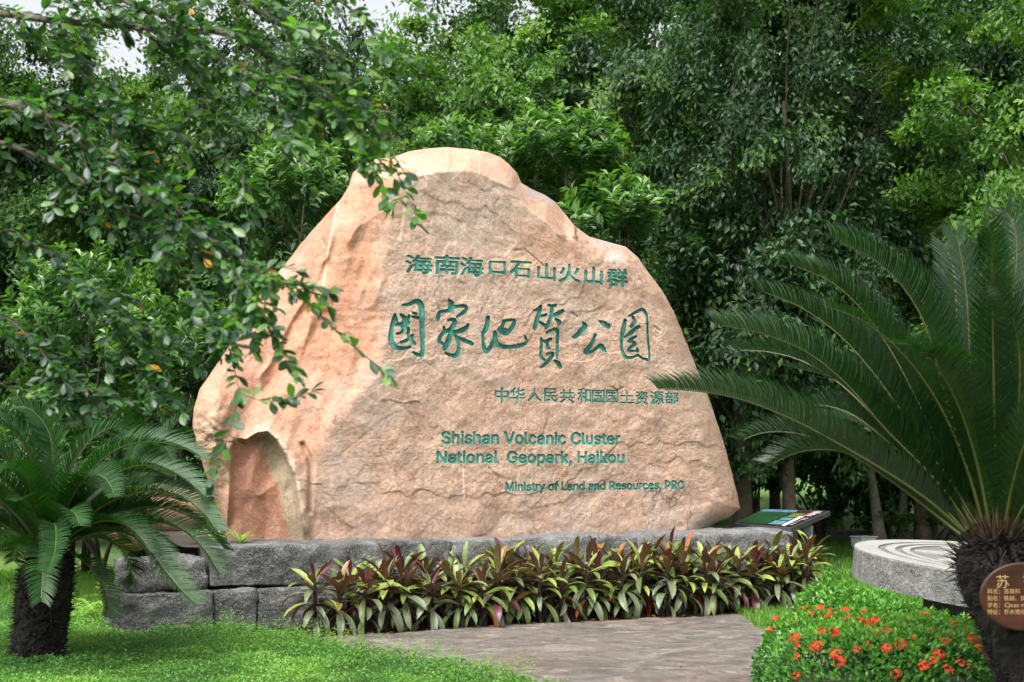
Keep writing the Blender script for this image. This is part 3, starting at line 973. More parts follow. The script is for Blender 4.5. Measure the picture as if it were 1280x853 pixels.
def crown_mesh(name, seed, rad, n_tuft, per, L, mat, droop=.5, tall=1.0, spread=.34, hollow=.45):
    """crown of many tufts of small leaves, leaving gaps; centred on the origin"""
    r = np.random.default_rng(seed)
    d = unit(r, n_tuft)
    d[:, 2] = d[:, 2] * .95 + .02
    d = norm(d)
    lump = 1 + .30 * np.sin(d[:, 0] * 4 + seed) * np.cos(d[:, 2] * 5 + seed * 2) + .16 * np.sin(d[:, 1] * 9 + seed)
    rr = (hollow + (1 - hollow) * r.random(n_tuft) ** .55) * lump
    C = d * rr[:, None] * np.array(rad)
    out = norm(C / np.array(rad))
    ax = norm(out * [1, 1, .4] + np.array([0, 0, -droop]) + r.normal(size=(n_tuft, 3)) * .35)
    size = r.uniform(.55, 1.25, n_tuft)
    t = r.random((n_tuft, per)) ** .8
    T = C[:, None] + ax[:, None] * ((t - .35) * 1.5 * size[:, None])[..., None] * spread * 2.6
    T = T + r.normal(size=(n_tuft, per, 3)) * (spread * size[:, None] * (1.05 - .6 * t))[..., None] * np.array([1, 1, .62])
    n = n_tuft * per
    P = T.reshape(-1, 3)
    O = np.repeat(out, per, 0); A = np.repeat(ax, per, 0)
    D = norm(A * .7 + unit(r, n) * .9 + np.array([0, 0, -.35]))
    Nn = norm(O * .6 + np.array([0, 0, .8]) + unit(r, n) * .75)
    tone = np.repeat(np.clip(r.normal(.42, .23, n_tuft), 0, 1), per) + r.normal(0, .12, n) + .22 * (t.ravel() - .5)
    l = L * r.uniform(.65, 1.25, n)
    me = leaf_cards(name, P, D, Nn, l, l * r.uniform(.42, .6, n), np.clip(tone, 0, 1), mat)
    return me, C, r


def trunk_geo(seed, h, r0, limbs, base_lean=(0, 0), wob=.12):
    r = np.random.default_rng(seed)
    g = Geo()
    ph = r.random(4) * 6
    zz = np.linspace(0, h, 14)
    k = zz / h
    pts = np.c_[base_lean[0] * k + wob * np.sin(zz * .9 + ph[0]) * k, base_lean[1] * k + wob * np.cos(zz * .8 + ph[1]) * k, zz]
    rad = r0 * (1 - .72 * k) * (1 + .35 * np.exp(-zz / .25))
    g.tube(pts, rad, 9)
    for tgt in limbs:
        z0 = np.clip(tgt[2] * .55, h * .18, h * .9)
        s = np.array([np.interp(z0, zz, pts[:, j]) for j in range(3)])
        mid = s * .45 + np.asarray(tgt) * .55 + np.array([0, 0, .25]) + r.normal(size=3) * .12
        q = spline([s, mid, tgt], 7)
        rs = r0 * .30 * (1 - .5 * z0 / h)
        g.tube(q, np.linspace(rs, rs * .22, 7), 5)
    return g


# one of each kind of forest tree, copied with its parts
def make_tree(name, seed, mat, rad, cz, n_tuft, per, L, r0=.16, droop=.5, spread=.34, bark='bark', nlimb=22):
    root = empty(name)
    me, C, r = crown_mesh('crown', seed, rad, n_tuft, per, L, mat, droop, spread=spread)
    crown = link('crown', me, root, loc=(0, 0, cz))
    pick = C[r.choice(len(C), nlimb, replace=False)] * .92 + np.array([0, 0, cz])
    g = trunk_geo(seed + 1, cz + rad[2] * .15, r0 * .75, pick)
    g.build('trunk', M[bark], root, smooth=True)
    return root


def copy_thing(src, name=None):
    c = src.copy(); COL.objects.link(c)
    for ch in src.children:
        k = ch.copy(); COL.objects.link(k); k.parent = c
        for g in ch.children:
            q = g.copy(); COL.objects.link(q); q.parent = k
    return c


TREE = {
    'a': make_tree('broadleaf_tree', 11, M['tree_leaf_dark'], (2.9, 2.7, 4.6), 5.6, 175, 340, .108, .17, .9, .225),
    'b': make_tree('broadleaf_tree', 23, M['tree_leaf'], (3.1, 2.8, 4.2), 5.4, 175, 340, .110, .16, .4, .235),
    'c': make_tree('broadleaf_tree', 37, M['tree_leaf_light'], (2.7, 2.6, 3.9), 5.6, 165, 320, .115, .15, .35, .23),
    'd': make_tree('broadleaf_tree', 51, M['tree_leaf_dark'], (1.9, 1.9, 5.0), 6.0, 150, 330, .110, .15, 1.0, .21),
}
used_tree = set()
TREES = [  # kind, px of the trunk, distance, scale, turn, label
    ('d', 985, 19.0, .92, .3, 'slender dark tree with drooping tufts, rising above the left fronds of the right cycad'),
    ('a', 1150, 21.5, 1.0, 1.2, 'wide dark green tree whose crown stands behind the tips of the right cycad'),
    ('a', 860, 22.5, 1.05, 2.5, 'tall dark green tree just right of the boulder top'),
    ('c', 1330, 18.5, .95, 3.9, 'pale green tree at the right edge of the picture above the cycad'),
    ('b', 740, 25.5, 1.10, .8, 'mid green tree standing behind the broad-leaved shrub on the right shoulder of the boulder'),
    ('c', 600, 23.5, 1.02, 2.2, 'light green leafy tree directly behind the top of the boulder'),
    ('b', 470, 26.0, 1.05, 4.0, 'mid green tree between the boulder top and the overhanging branches'),
    ('a', 365, 23.0, .90, 5.1, 'dark tree behind the left shoulder of the boulder'),
    ('c', 190, 24.0, .98, .5, 'light green tree seen through the overhanging branches at upper left'),
    ('b', 40, 23.0, 1.0, 3.2, 'mid green tree behind the left cycad at the left edge'),
    ('a', -130, 22.0, 1.0, 1.9, 'dark tree beyond the left edge behind the overhanging branches'),
    ('b', 1040, 29.0, 1.25, 2.9, 'tall tree farther back between the slender tree and the wide dark tree'),
    ('a', 660, 31.0, 1.22, 4.4, 'tall dark tree farther back behind the light green tree above the boulder'),
    ('d', 800, 29.5, 1.30, 1.1, 'tall slender tree farther back above the right shoulder of the boulder'),
    ('b', 290, 31.0, 1.12, 2.0, 'tree farther back behind the upper left branches'),
    ('a', 930, 33.0, 1.35, 5.6, 'tall dark tree far back at the top centre right'),
    ('a', 1260, 27.5, 1.30, .1, 'tall dark tree farther back at the upper right corner'),
    ('d', 1100, 24.5, 1.15, 2.1, 'narrow dark tree whose bare forked branch shows at the upper right'),
]
for kind, px, Y, sc, rz, lab in TREES:
    src = TREE[kind]
    o = src if kind not in used_tree else copy_thing(src)
    used_tree.add(kind)
    p = at_z(px, 700, 0); x = (px - 640) / F_PX * Y
    o.location = (x, Y, 0); o.rotation_euler = (0, 0, rz); o.scale = (sc, sc, sc * 1.05)
    tag(o, lab, 'tree', 'trees behind the boulder')


# far woodland, one mass
def far_wood():
    r = np.random.default_rng(91)
    V = []
    nt = 420
    cx = r.uniform(-26, 26, nt); cy = r.uniform(37, 46, nt)
    cz = r.uniform(.6, 11.5, nt)
    gap = (np.abs(cx / cy * F_PX + 640 - 975) < 45) & (cz < 2.0)
    ok = ~gap; cx, cy, cz = cx[ok], cy[ok], cz[ok]
    nt = len(cx); per = 210
    P = np.c_[cx, cy, cz][:, None] + r.normal(size=(nt, per, 3)) * r.uniform(.6, 1.2, (nt, 1, 1)) * [1, .8, .7]
    P = P.reshape(-1, 3); P[:, 2] = np.maximum(P[:, 2], .1)
    n = len(P)
    o = link('woodland', leaf_cards('woodland', P, unit(r, n) + [0, 0, -.3], unit(r, n) + [0, -.5, .8], r.uniform(.18, .34, n), r.uniform(.10, .18, n),
             np.clip(np.repeat(r.random(nt), per) * .7 + r.random(n) * .3, 0, 1), M['far_leaf']))
    tag(o, 'far woodland closing the view behind the trees', None, None, 'stuff')


far_wood()


# low shrubs ---------------------------------------------------------
def shrub_mesh(name, seed, rad, n_shoot, per, L, mat, up=.6, wide=.42):
    """shoots that carry whorls of long leaves"""
    r = np.random.default_rng(seed)
    d = unit(r, n_shoot); d[:, 2] = np.abs(d[:, 2]) * 1.0 - .25
    d = norm(d)
    C = d * (.62 + .38 * r.random(n_shoot))[:, None] * np.array(rad)
    ax = norm(d * .6 + [0, 0, up] + r.normal(size=(n_shoot, 3)) * .25)
    t = r.random((n_shoot, per))
    P = (C[:, None] + ax[:, None] * (t * L * 2.6)[..., None]).reshape(-1, 3)
    n = len(P); A = np.repeat(ax, per, 0)
    side = norm(np.cross(A, unit(r, n)))
    D = norm(A * .7 + side * 1.0)
    Nn = norm(A * .8 - side * .3 + [0, 0, .3])
    l = L * r.uniform(.7, 1.15, n)
    tone = np.clip(.25 + .5 * t.ravel() + r.normal(0, .13, n), 0, 1)
    return leaf_cards(name, P, D, Nn, l, l * wide * r.uniform(.85, 1.1, n), tone, mat, fold=.2, shape=.58, bend=.12), C


def shrub(px, py, Y, rad, n_shoot, per, L, seed, lab, mat=None, up=.6, wide=.42, name='leafy_shrub', stem_r=.035, group=None):
    c = at(px, py, Y)
    root = empty(name, (c[0], c[1], 0))
    me, C = shrub_mesh('foliage', seed, rad, n_shoot, per, L, mat or M['shrub_leaf'], up, wide)
    link('foliage', me, root, loc=(0, 0, c[2]))
    if c[2] > 1.6:
        lo, _ = shrub_mesh('lower_foliage', seed + 5, (rad[0] * 1.05, rad[1] * .9, c[2] * .5), int(n_shoot * 1.3), per, L, M['tree_leaf_dark'], .3, wide)
        link('lower_foliage', lo, root, loc=(0, 0, c[2] * .5))
    r = np.random.default_rng(seed)
    g = Geo()
    for k in r.choice(len(C), min(5, len(C)), replace=False):
        tgt = C[k] * .6 + [0, 0, c[2]]
        s = np.array([r.normal() * .08, r.normal() * .08, 0])
        g.tube(spline([s, s * .4 + tgt * .45 + [0, 0, .2 * c[2]], tgt], 7), np.linspace(stem_r, stem_r * .3, 7), 5)
    g.build('stem', M['twig'], root, smooth=True)
    tag(root, lab, 'shrub', group)
    return root


shrub(702, 222, 17.0, (.80, .7, .66), 170, 26, .145, 201, 'bright broad-leaved shrub rising behind the right shoulder of the boulder', up=.8)
shrub(585, 205, 17.8, (.55, .55, .36), 80, 24, .14, 207, 'bright leafy shrub just above the flat top of the boulder', up=.8)
shrub(768, 292, 16.4, (.42, .5, .38), 60, 22, .17, 202, 'small bright shrub peeping out at the right notch of the boulder', up=1.1)
shrub(362, 258, 17.5, (.70, .7, .62), 130, 26, .15, 203, 'pale glossy shrub behind the left slope of the boulder')
shrub(225, 452, 16.5, (.75, .7, .55), 120, 26, .13, 204, 'glossy round shrub left of the boulder above the rear cycad')
shrub(105, 420, 17.5, (.85, .8, .9), 130, 26, .14, 209, 'green shrub behind the overhanging branches at the left')
shrub(1015, 605, 23.5, (1.25, .9, .62), 170, 26, .15, 205, 'dark low bush behind the tilted information board', M['tree_leaf_dark'])
shrub(940, 590, 26.0, (.8, .7, .5), 70, 24, .16, 206, 'small green bush beside the thick brown trunk', M['tree_leaf'])
shrub(1165, 655, 22.0, (1.1, .8, .55), 130, 24, .13, 208, 'low green undergrowth around the pale trunks behind the stone disc', M['tree_leaf'])
shrub(1245, 600, 22.5, (1.2, .8, 1.0), 150, 24, .15, 210, 'dark undergrowth behind the crown of the right cycad', M['tree_leaf_dark'])

shrub(70, 655, 14.8, (.9, .6, .42), 130, 24, .11, 211, 'low dark shrub on the lawn right behind the trunk of the left cycad', M['tree_leaf_dark'])
shrub(130, 640, 16.6, (1.0, .6, .55), 130, 24, .12, 212, 'low green shrub behind the left end of the wall', M['tree_leaf'])
shrub(-20, 630, 16.0, (.9, .6, .62), 130, 24, .12, 213, 'green shrub at the left edge behind the left cycad', M['tree_leaf'])

# bare trunks that show under the crowns
def bare_trunk(px, pyb, Y, r0, h, lean, bark, lab, seed, name='tree_trunk'):
    x = (px - 640) / F_PX * Y
    root = empty(name, (x, Y, 0))
    lm = [np.array([math.cos(a) * .9, math.sin(a) * .9, h * q]) for a, q in ((.4, .98), (2.6, .92), (4.4, 1.0))]
    trunk_geo(seed, h, r0, lm, lean, .06).build('trunk', M[bark], root, smooth=True)
    me, C, _ = crown_mesh('crown', seed, (1.5, 1.4, 1.3), 60, 150, .13, M['tree_leaf_dark'], .6, spread=.34)
    link('crown', me, root, loc=(lean[0], lean[1], h))
    tag(root, lab, 'tree', 'bare trunks under the trees')


bare_trunk(926, 640, 19.0, .155, 3.5, (.05, 0), 'bark', 'thick brown trunk right behind the right edge of the boulder', 301)
bare_trunk(966, 640, 27.0, .12, 3.6, (.1, 0), 'bark', 'thinner brown trunk farther back, right of the thick brown trunk', 302)
bare_trunk(1098, 640, 21.5, .10, 2.7, (-.35, .1), 'pale_bark', 'pale leaning trunk left of the fork behind the stone disc', 303)
bare_trunk(1122, 640, 21.9, .085, 2.7, (.28, .1), 'pale_bark', 'slim pale trunk in the middle behind the stone disc', 304)
bare_trunk(1160, 640, 22.6, .10, 2.8, (.15, 0), 'pale_bark', 'pale upright trunk nearest the right cycad', 305)

# ------------------------------------------------------------------ wall
def wall_uz(px, Yoff=-0.37):
    """u coordinate on the wall's front plane for a photo column"""
    x, y, z = ray(px, 700)
    q0 = P0[1] + Yoff
    k = (-q0 * -TX * 1.0) / (x * -TY + y * TX) if False else (q0 * TX) / (y * TX - x * TY)
    return (k * x) * TX + (k * y - q0) * TY


def wall_world(u, z, dn, Yoff=-0.37):
    """dn = distance behind the front plane, along its normal"""
    return np.stack([u * TX - dn * TY, P0[1] + Yoff + u * TY + dn * TX, z + 0 * u], -1)


def stone_block(name, u0, u1, z0, z1, d0, d1, mat, parent, seed, rough=.034, res=.028, rnd=.018, top_slope=0.0):
    """rough hewn block as a displaced, rounded box shell"""
    nx = max(int((u1 - u0) / res), 4); nz = max(int((z1 - z0) / res), 4); ny = 6
    cx, cy, cz = (u0 + u1) / 2, (d0 + d1) / 2, (z0 + z1) / 2
    h = np.array([(u1 - u0) / 2, (d1 - d0) / 2, (z1 - z0) / 2])
    Vs, Fs, n = [], [], 0
    for ax, sg in ((1, -1), (1, 1), (2, 1), (2, -1), (0, -1), (0, 1)):
        a, b = [k for k in (0, 1, 2) if k != ax]
        na = (nx, ny, nz)[a]; nb = (nx, ny, nz)[b]
        A, B = np.meshgrid(np.linspace(-1, 1, na + 1), np.linspace(-1, 1, nb + 1))
        P = np.zeros((A.size, 3)); P[:, a] = A.ravel() * h[a]; P[:, b] = B.ravel() * h[b]; P[:, ax] = sg * h[ax]
        Vs.append(P)
        i = np.arange(na * nb); q = (i // na) * (na + 1) + i % na
        f = np.c_[q, q + 1, q + na + 2, q + na + 1]
        if (ax == 1) == (sg > 0): f = f[:, ::-1]
        Fs.append(f + n); n += len(P)
    P = np.vstack(Vs); F = np.vstack(Fs)
    # round the edges
    core = np.clip(P, -(h - rnd), h - rnd)
    dlt = P - core; ln = np.linalg.norm(dlt, axis=1, keepdims=True)
    Q = np.where(ln > 1e-6, core + dlt / np.maximum(ln, 1e-6) * np.minimum(ln, rnd), P)
    Nn = norm(Q - core * .98)
    a_, b_ = Q[:, 0] + cx + Q[:, 1] * .7, Q[:, 2] + cz + Q[:, 1] * .7
    disp = rough * (fbm(a_ * 2.2, b_ * 2.6, 3, seed) * 1.5 + 1.1 * np.abs(fbm(a_ * 5, b_ * 7, 4, seed + 1, .62)) - .2)
    Q = Q + Nn * disp[:, None]
    Q[:, 2] += top_slope * Q[:, 0]
    W = wall_world(Q[:, 0] + cx, Q[:, 2] + cz, Q[:, 1] + cy)
    # weld
    key = np.round(W * 500).astype(int); _, first, inv = np.unique(key, axis=0, return_index=True, return_inverse=True)
    inv = inv.ravel()
    me = mk_mesh(name, W[first] - np.array(parent.location), inv[F], mat, smooth=True)
    return link(name, me, parent)


def build_wall():
    root = empty('stone_wall', wall_world(np.array(0.), np.array(0.), .3))
    tag(root, 'low grey rough-hewn stone wall of two courses carrying the boulder', 'wall')
    U = wall_uz
    top = .765
    u0, u1, u2, u3 = U(262), U(566), U(800), U(996)
    stone_block('stone', u0, u1 - .001, .392, top - .003, 0, .75, M['wall'], root, 61)
    stone_block('stone', u1 + .001, u2 - .001, .393, top, .01, .75, M['wall_top'], root, 62)
    stone_block('stone', u2 + .001, u3, .392, top + .004, 0, .95, M['wall_top'], root, 63, rnd=.05)
    L = [U(266), U(322), U(520), U(760), U(988)]
    for i in range(4):
        stone_block('stone', L[i] + .002, L[i + 1] - .002, .0, .388, -.03, .7, M['wall'], root, 70 + i)
    # left return: drops and turns back
    stone_block('stone', U(152), U(262) - .008, .38, .66, .06, .75, M['wall'], root, 81, .05, top_slope=.04)
    stone_block('stone', U(140), U(266) - .002, .0, .385, -.03, .7, M['wall'], root, 83, .035)
    # raised bed on which the boulder rests
    a, b = U(240), U(985)
    g = Geo()
    n = 24; us = np.linspace(a, b, n)
    V = []
    for j, dn in enumerate(np.linspace(.5, 3.6, 8)):
        for u in us: V.append(wall_world(np.array(u), np.array(.735 + .02 * math.sin(u * 3 + j) - (.5 if j == 7 else 0)), dn))
    F = [(j * n + i, j * n + i + 1, (j + 1) * n + i + 1, (j + 1) * n + i) for j in range(7) for i in range(n - 1)]
    g.add(np.array(V), F)
    o = g.build('raised_bed', M['soil'], smooth=True); tag(o, kind='structure')


build_wall()


# ------------------------------------------------------------------ grass tufts / arching blades
def blade_tuft(name, seed, n, L, W, mat, arch=.8, spreadr=.03, upright=.5):
    r = np.random.default_rng(seed)
    V, F, rn = [], [], []
    k = 5
    az = r.random(n) * 6.283; el = r.uniform(upright, 1.0, n)
    for i in range(n):
        l = L * r.uniform(.6, 1.1); d = np.array([math.cos(az[i]), math.sin(az[i]), 0]); s = np.array([-d[1], d[0], 0])
        b = d * r.random() * spreadr
        t = np.linspace(0, 1, k)
        c = b + np.outer(l * (t * (1 - el[i] * .6) + arch * .35 * t ** 2), d) + np.outer(l * (el[i] * t - arch * el[i] * .75 * t ** 2.2), [0, 0, 1])
        wd = W * (1 - t ** 2 * .97) * .5
        base = len(V) * 1
        for j in range(k):
            V += [c[j] - s * wd[j] + [0, 0, wd[j] * .3], c[j] + s * wd[j] + [0, 0, wd[j] * .3]]
        rn += [r.random()] * (2 * k)
        for j in range(k - 1):
            F.append((base + 2 * j, base + 2 * j + 1, base + 2 * j + 3, base + 2 * j + 2))
    return mk_mesh(name, np.array(V), np.array(F), mat, attrs={'rnd': np.array(rn)})


tufts = [blade_tuft('blades', 400 + i, 26, .34, .022, M['spider']) for i in range(3)]
weed = [(300, 672, 12.55, .75, 'light green grassy weed on the wall below the red hollow of the boulder'), (272, 664, 12.6, .95, 'arching light green weed on the wall at the left foot of the boulder'),
        (245, 668, 12.9, .8, 'light green grassy weed on the wall behind the left cycad fronds'), (905, 660, 14.6, .42, 'small weed tuft on the wall by the right corner of the boulder'),
        (885, 664, 14.4, .36, 'tiny weed tuft under the right corner of the boulder')]
for i, (px, py, Y, sc, lab) in enumerate(weed):
    p = at(px, py, Y); p[2] = .755
    o = link('grass_weed', tufts[i % 3], loc=p, rot=(0, 0, i * 1.3), scale=sc)
    tag(o, lab, 'weed', 'weeds on the wall')
for i, (px, Y, sc, lab) in enumerate([(100, 12.6, 1.5, 'tall striped grass clump right of the left cycad trunk'), (128, 12.9, 1.6, 'tall striped grass clump at the left end of the wall'),
                                      (85, 13.6, 1.4, 'striped grass clump half hidden by the left cycad trunk'), (150, 14.2, 1.5, 'striped grass clump behind the left end of the wall'),
                                      (212, 14.6, 2.0, 'striped grass clump behind the wall below the pink rear rock'), (180, 13.8, 1.8, 'striped grass clump behind the lower wall stones')]):
    x = (px - 640) / F_PX * Y
    o = link('striped_grass', tufts[i % 3], loc=(x, Y, .0), rot=(0, 0, i * 2.1), scale=sc)
    tag(o, lab, 'grass clump', 'striped grass clumps at the left')


# small rear rock
def rear_rock():
    r = np.random.default_rng(5)
    n, m_ = 48, 28
    th, ph = np.meshgrid(np.linspace(0, 2 * math.pi, n, endpoint=False), np.linspace(.05, math.pi - .05, m_))
    D = np.stack([np.cos(th) * np.sin(ph), np.sin(th) * np.sin(ph), np.cos(ph)], -1).reshape(-1, 3)
    k = 1 + .35 * fbm(D[:, 0] * 1.4 + D[:, 2], D[:, 1] * 1.4 + 3, 3, 50) + .06 * fbm(D[:, 0] * 7, D[:, 2] * 7 + D[:, 1] * 5, 3, 51)
    V = D * k[:, None] * [.58, .4, .36]
    F = [(j * n + i, j * n + (i + 1) % n, (j + 1) * n + (i + 1) % n, (j + 1) * n + i) for j in range(m_ - 1) for i in range(n)]
    me = mk_mesh('pink_rock', V, np.array(F)[:, ::-1], M['rock'], smooth=True, colors={'tint': np.tile([.45, .27, .19], (len(V), 1))})
    p = at(190, 640, 15.2)
    o = link('pink_rock', me, loc=(p[0], p[1], .86))
    tag(o, 'smaller pinkish rock behind the wall, seen between the fronds of the left cycad', 'rock')


rear_rock()


# ------------------------------------------------------------------ cycads
def frond_mesh(name, path, up, leaf_len, mat, seed, nl=None, vee=.9, fwd=.62, width=.011, bare=.07, twist=0.0, lift=0.0):
    """rachis + leaflets; path (k,3), up = direction the leaflets rise towards"""
    r = np.random.default_rng(seed)
    P = spline(path, 40)
    seg = np.r_[0, np.cumsum(np.linalg.norm(np.diff(P, axis=0), axis=1))]; Ltot = seg[-1]
    if nl is None: nl = int(Ltot * (1 - bare) / .0135)
    s = Ltot * (bare + (1 - bare) * (np.arange(nl) + .5) / nl)
    Q = np.stack([np.interp(s, seg, P[:, j]) for j in range(3)], 1)
    T = norm(np.stack([np.interp(s, seg, np.gradient(P[:, j], seg)) for j in range(3)], 1))
    up = np.asarray(up, float)
    S = norm(np.cross(T, up)); U = norm(np.cross(S, T))
    t = (s / Ltot - bare) / (1 - bare)
    ll = leaf_len * (np.clip(np.minimum(t * 5 + .35, 1), 0, 1)) * (1 - .55 * np.clip((t - .55) / .45, 0, 1) ** 1.6)
    V, F, R_ = [], [], []
    n = 0
    k = 5
    for side in (-1, 1):
        j = r.normal(0, .05, (nl, 3))
        f = fwd + .35 * t ** 2
        D0 = norm(side * S * 1.0 + U * vee + T * f[:, None] + j)
        q = np.linspace(0, 1, k)
        l = (ll * r.uniform(.92, 1.06, nl))
        pts = Q[:, None] + D0[:, None] * (l[:, None] * q)[..., None]
        # leaflets curl forward and droop a little
        pts = pts + T[:, None] * (l[:, None] * .22 * q ** 2)[..., None] - U[:, None] * (l[:, None] * .16 * q ** 2.2)[..., None] + np.array([0, 0, -1]) * (l[:, None] * .05 * q ** 2)[..., None]
        wd = width * np.array([.7, 1, .95, .7, .05])
        W = T[:, None] * wd[None, :, None] * .5
        A = pts - W; B = pts + W
        VV = np.stack([A, B], 2).reshape(nl, 2 * k, 3)
        V.append(VV.reshape(-1, 3))
        i = (np.arange(nl) * 2 * k)[:, None, None] + (np.arange(k - 1) * 2)[None, :, None] + np.array([0, 1, 3, 2])[None, None]
        F.append(i.reshape(-1, 4) + n); n += nl * 2 * k
        R_.append(np.repeat(np.clip(r.normal(.45, .22, nl), 0, 1), 2 * k))
    nleaf = sum(len(f) for f in F)
    # rachis tube
    g = Geo(); g.tube(P[::2], np.linspace(.010, .0025, 20), 5, cap=False)
    RV = np.vstack(g.v); RF = np.array(g.f)
    V.append(RV); F.append(RF + n); R_.append(np.zeros(len(RV)))
    Fa = np.vstack(F)
    mi = np.r_[np.zeros(nleaf, int), np.ones(len(RF), int)]
    return mk_mesh(name, np.vstack(V), Fa, [mat, M['rachis']], attrs={'rnd': np.concatenate(R_)}, mat_idx=mi)


def cycad_trunk(root, h, rad, lean, seed, fringe=1.0):
    r = np.random.default_rng(seed)
    nz, na = 30, 36
    V = []
    for i in range(nz):
        k = i / (nz - 1); z = h * k
        R0 = np.interp(k, [0, .1, .3, .6, .72, .88, 1], rad)
        for j in range(na):
            a = j / na * 2 * math.pi
            rr = R0 * (1 + .05 * math.sin(a * 3 + z * 5) + .04 * r.normal())
            V.append([lean[0] * k + rr * math.cos(a), lean[1] * k + rr * math.sin(a), z])
    F = [(i * na + j, i * na + (j + 1) % na, (i + 1) * na + (j + 1) % na, (i + 1) * na + j) for i in range(nz - 1) for j in range(na)]
    F.append(tuple(range((nz - 1) * na, nz * na)))
    g = Geo(); g.add(V, F)
    g.build('trunk', M['cycad_trunk'], root)
    # armour of old leaf bases: many short wedges
    n = int(1800 * h / .8)
    k = r.random(n); a = r.random(n) * 2 * math.pi; z = h * k
    R0 = np.interp(k, [0, .1, .3, .6, .72, .88, 1], rad)
    d = np.c_[np.cos(a), np.sin(a), np.zeros(n)]
    P = np.c_[lean[0] * k, lean[1] * k, z] + d * (R0 * .93)[:, None]
    D = norm(d + np.array([0, 0, 1.0]) * r.uniform(-.2, .9, n)[:, None] + r.normal(size=(n, 3)) * .25)
    L = r.uniform(.035, .08, n) * (1 + 1.0 * fringe * np.clip((k - .6) / .4, 0, 1))
    S = norm(np.cross(D, [0, 0, 1.0])); w_ = r.uniform(.012, .024, n)
    th = norm(np.cross(S, D))
    W = w_[:, None]
    A = P - S * W / 2; B = P + S * W / 2; C = P + th * W * .5; E = P + D * L[:, None]
    Vv = np.stack([A, B, C, E], 1).reshape(-1, 3); i = np.arange(n)[:, None] * 4
    Ff = np.vstack([i + [[0, 1, 3]], i + [[1, 2, 3]], i + [[2, 0, 3]]])
    o = link('leaf_bases', mk_mesh('leaf_bases', Vv, Ff, M['cycad_trunk']), root)
    o['kind'] = 'stuff'
    # brown stubs between the fronds
    n = int(260 * fringe); a = r.random(n) * 6.283
    d = np.c_[np.cos(a), np.sin(a), np.zeros(n)]
    P = np.array([lean[0], lean[1], h - .02]) + d * (rad[-1] * r.random(n))[:, None]
    D = norm(d * r.uniform(.15, 1.1, n)[:, None] + [0, 0, 1]); L = r.uniform(.08, .24, n)
    S = norm(np.cross(D, [0, .3, 1.0])); W = np.full((n, 1), .02); th = norm(np.cross(S, D))
    Vv = np.stack([P - S * W / 2, P + S * W / 2, P + th * W * .5, P + D * L[:, None]], 1).reshape(-1, 3); i = np.arange(n)[:, None] * 4
    o = link('crown_fibre', mk_mesh('crown_fibre', Vv, np.vstack([i + [[0, 1, 3]], i + [[1, 2, 3]], i + [[2, 0, 3]]]), M['cycad_fibre']), root)
    o['kind'] = 'stuff'


def traced_frond(root, pix, Y0, bow, up, leaf_len, mat, seed, **kw):
    """frond arching out of the crown: pix = photo course, bow = how much nearer (-) or farther (+) its tip is"""
    pix = np.array(pix, float); n = len(pix)
    t = np.linspace(0, 1, n)
    pts = np.array([at(p[0], p[1], Y0 + bow * tt ** 1.1) for p, tt in zip(pix, t)])
    o = link('frond', frond_mesh('frond', pts - np.array(root.location), up, leaf_len, mat, seed, **kw), root)
    return o


def arched_path(base, az, el, L, droop, n=8):
    """course of a frond leaving the crown at az/el and bending over"""
    pts = [np.array(base, float)]
    e = el
    for i in range(n):
        d = np.array([math.cos(az) * math.cos(e), math.sin(az) * math.cos(e), math.sin(e)])
        pts.append(pts[-1] + d * L / n)
        e -= droop / n * (.5 + 1.3 * i / n)
    return np.array(pts)


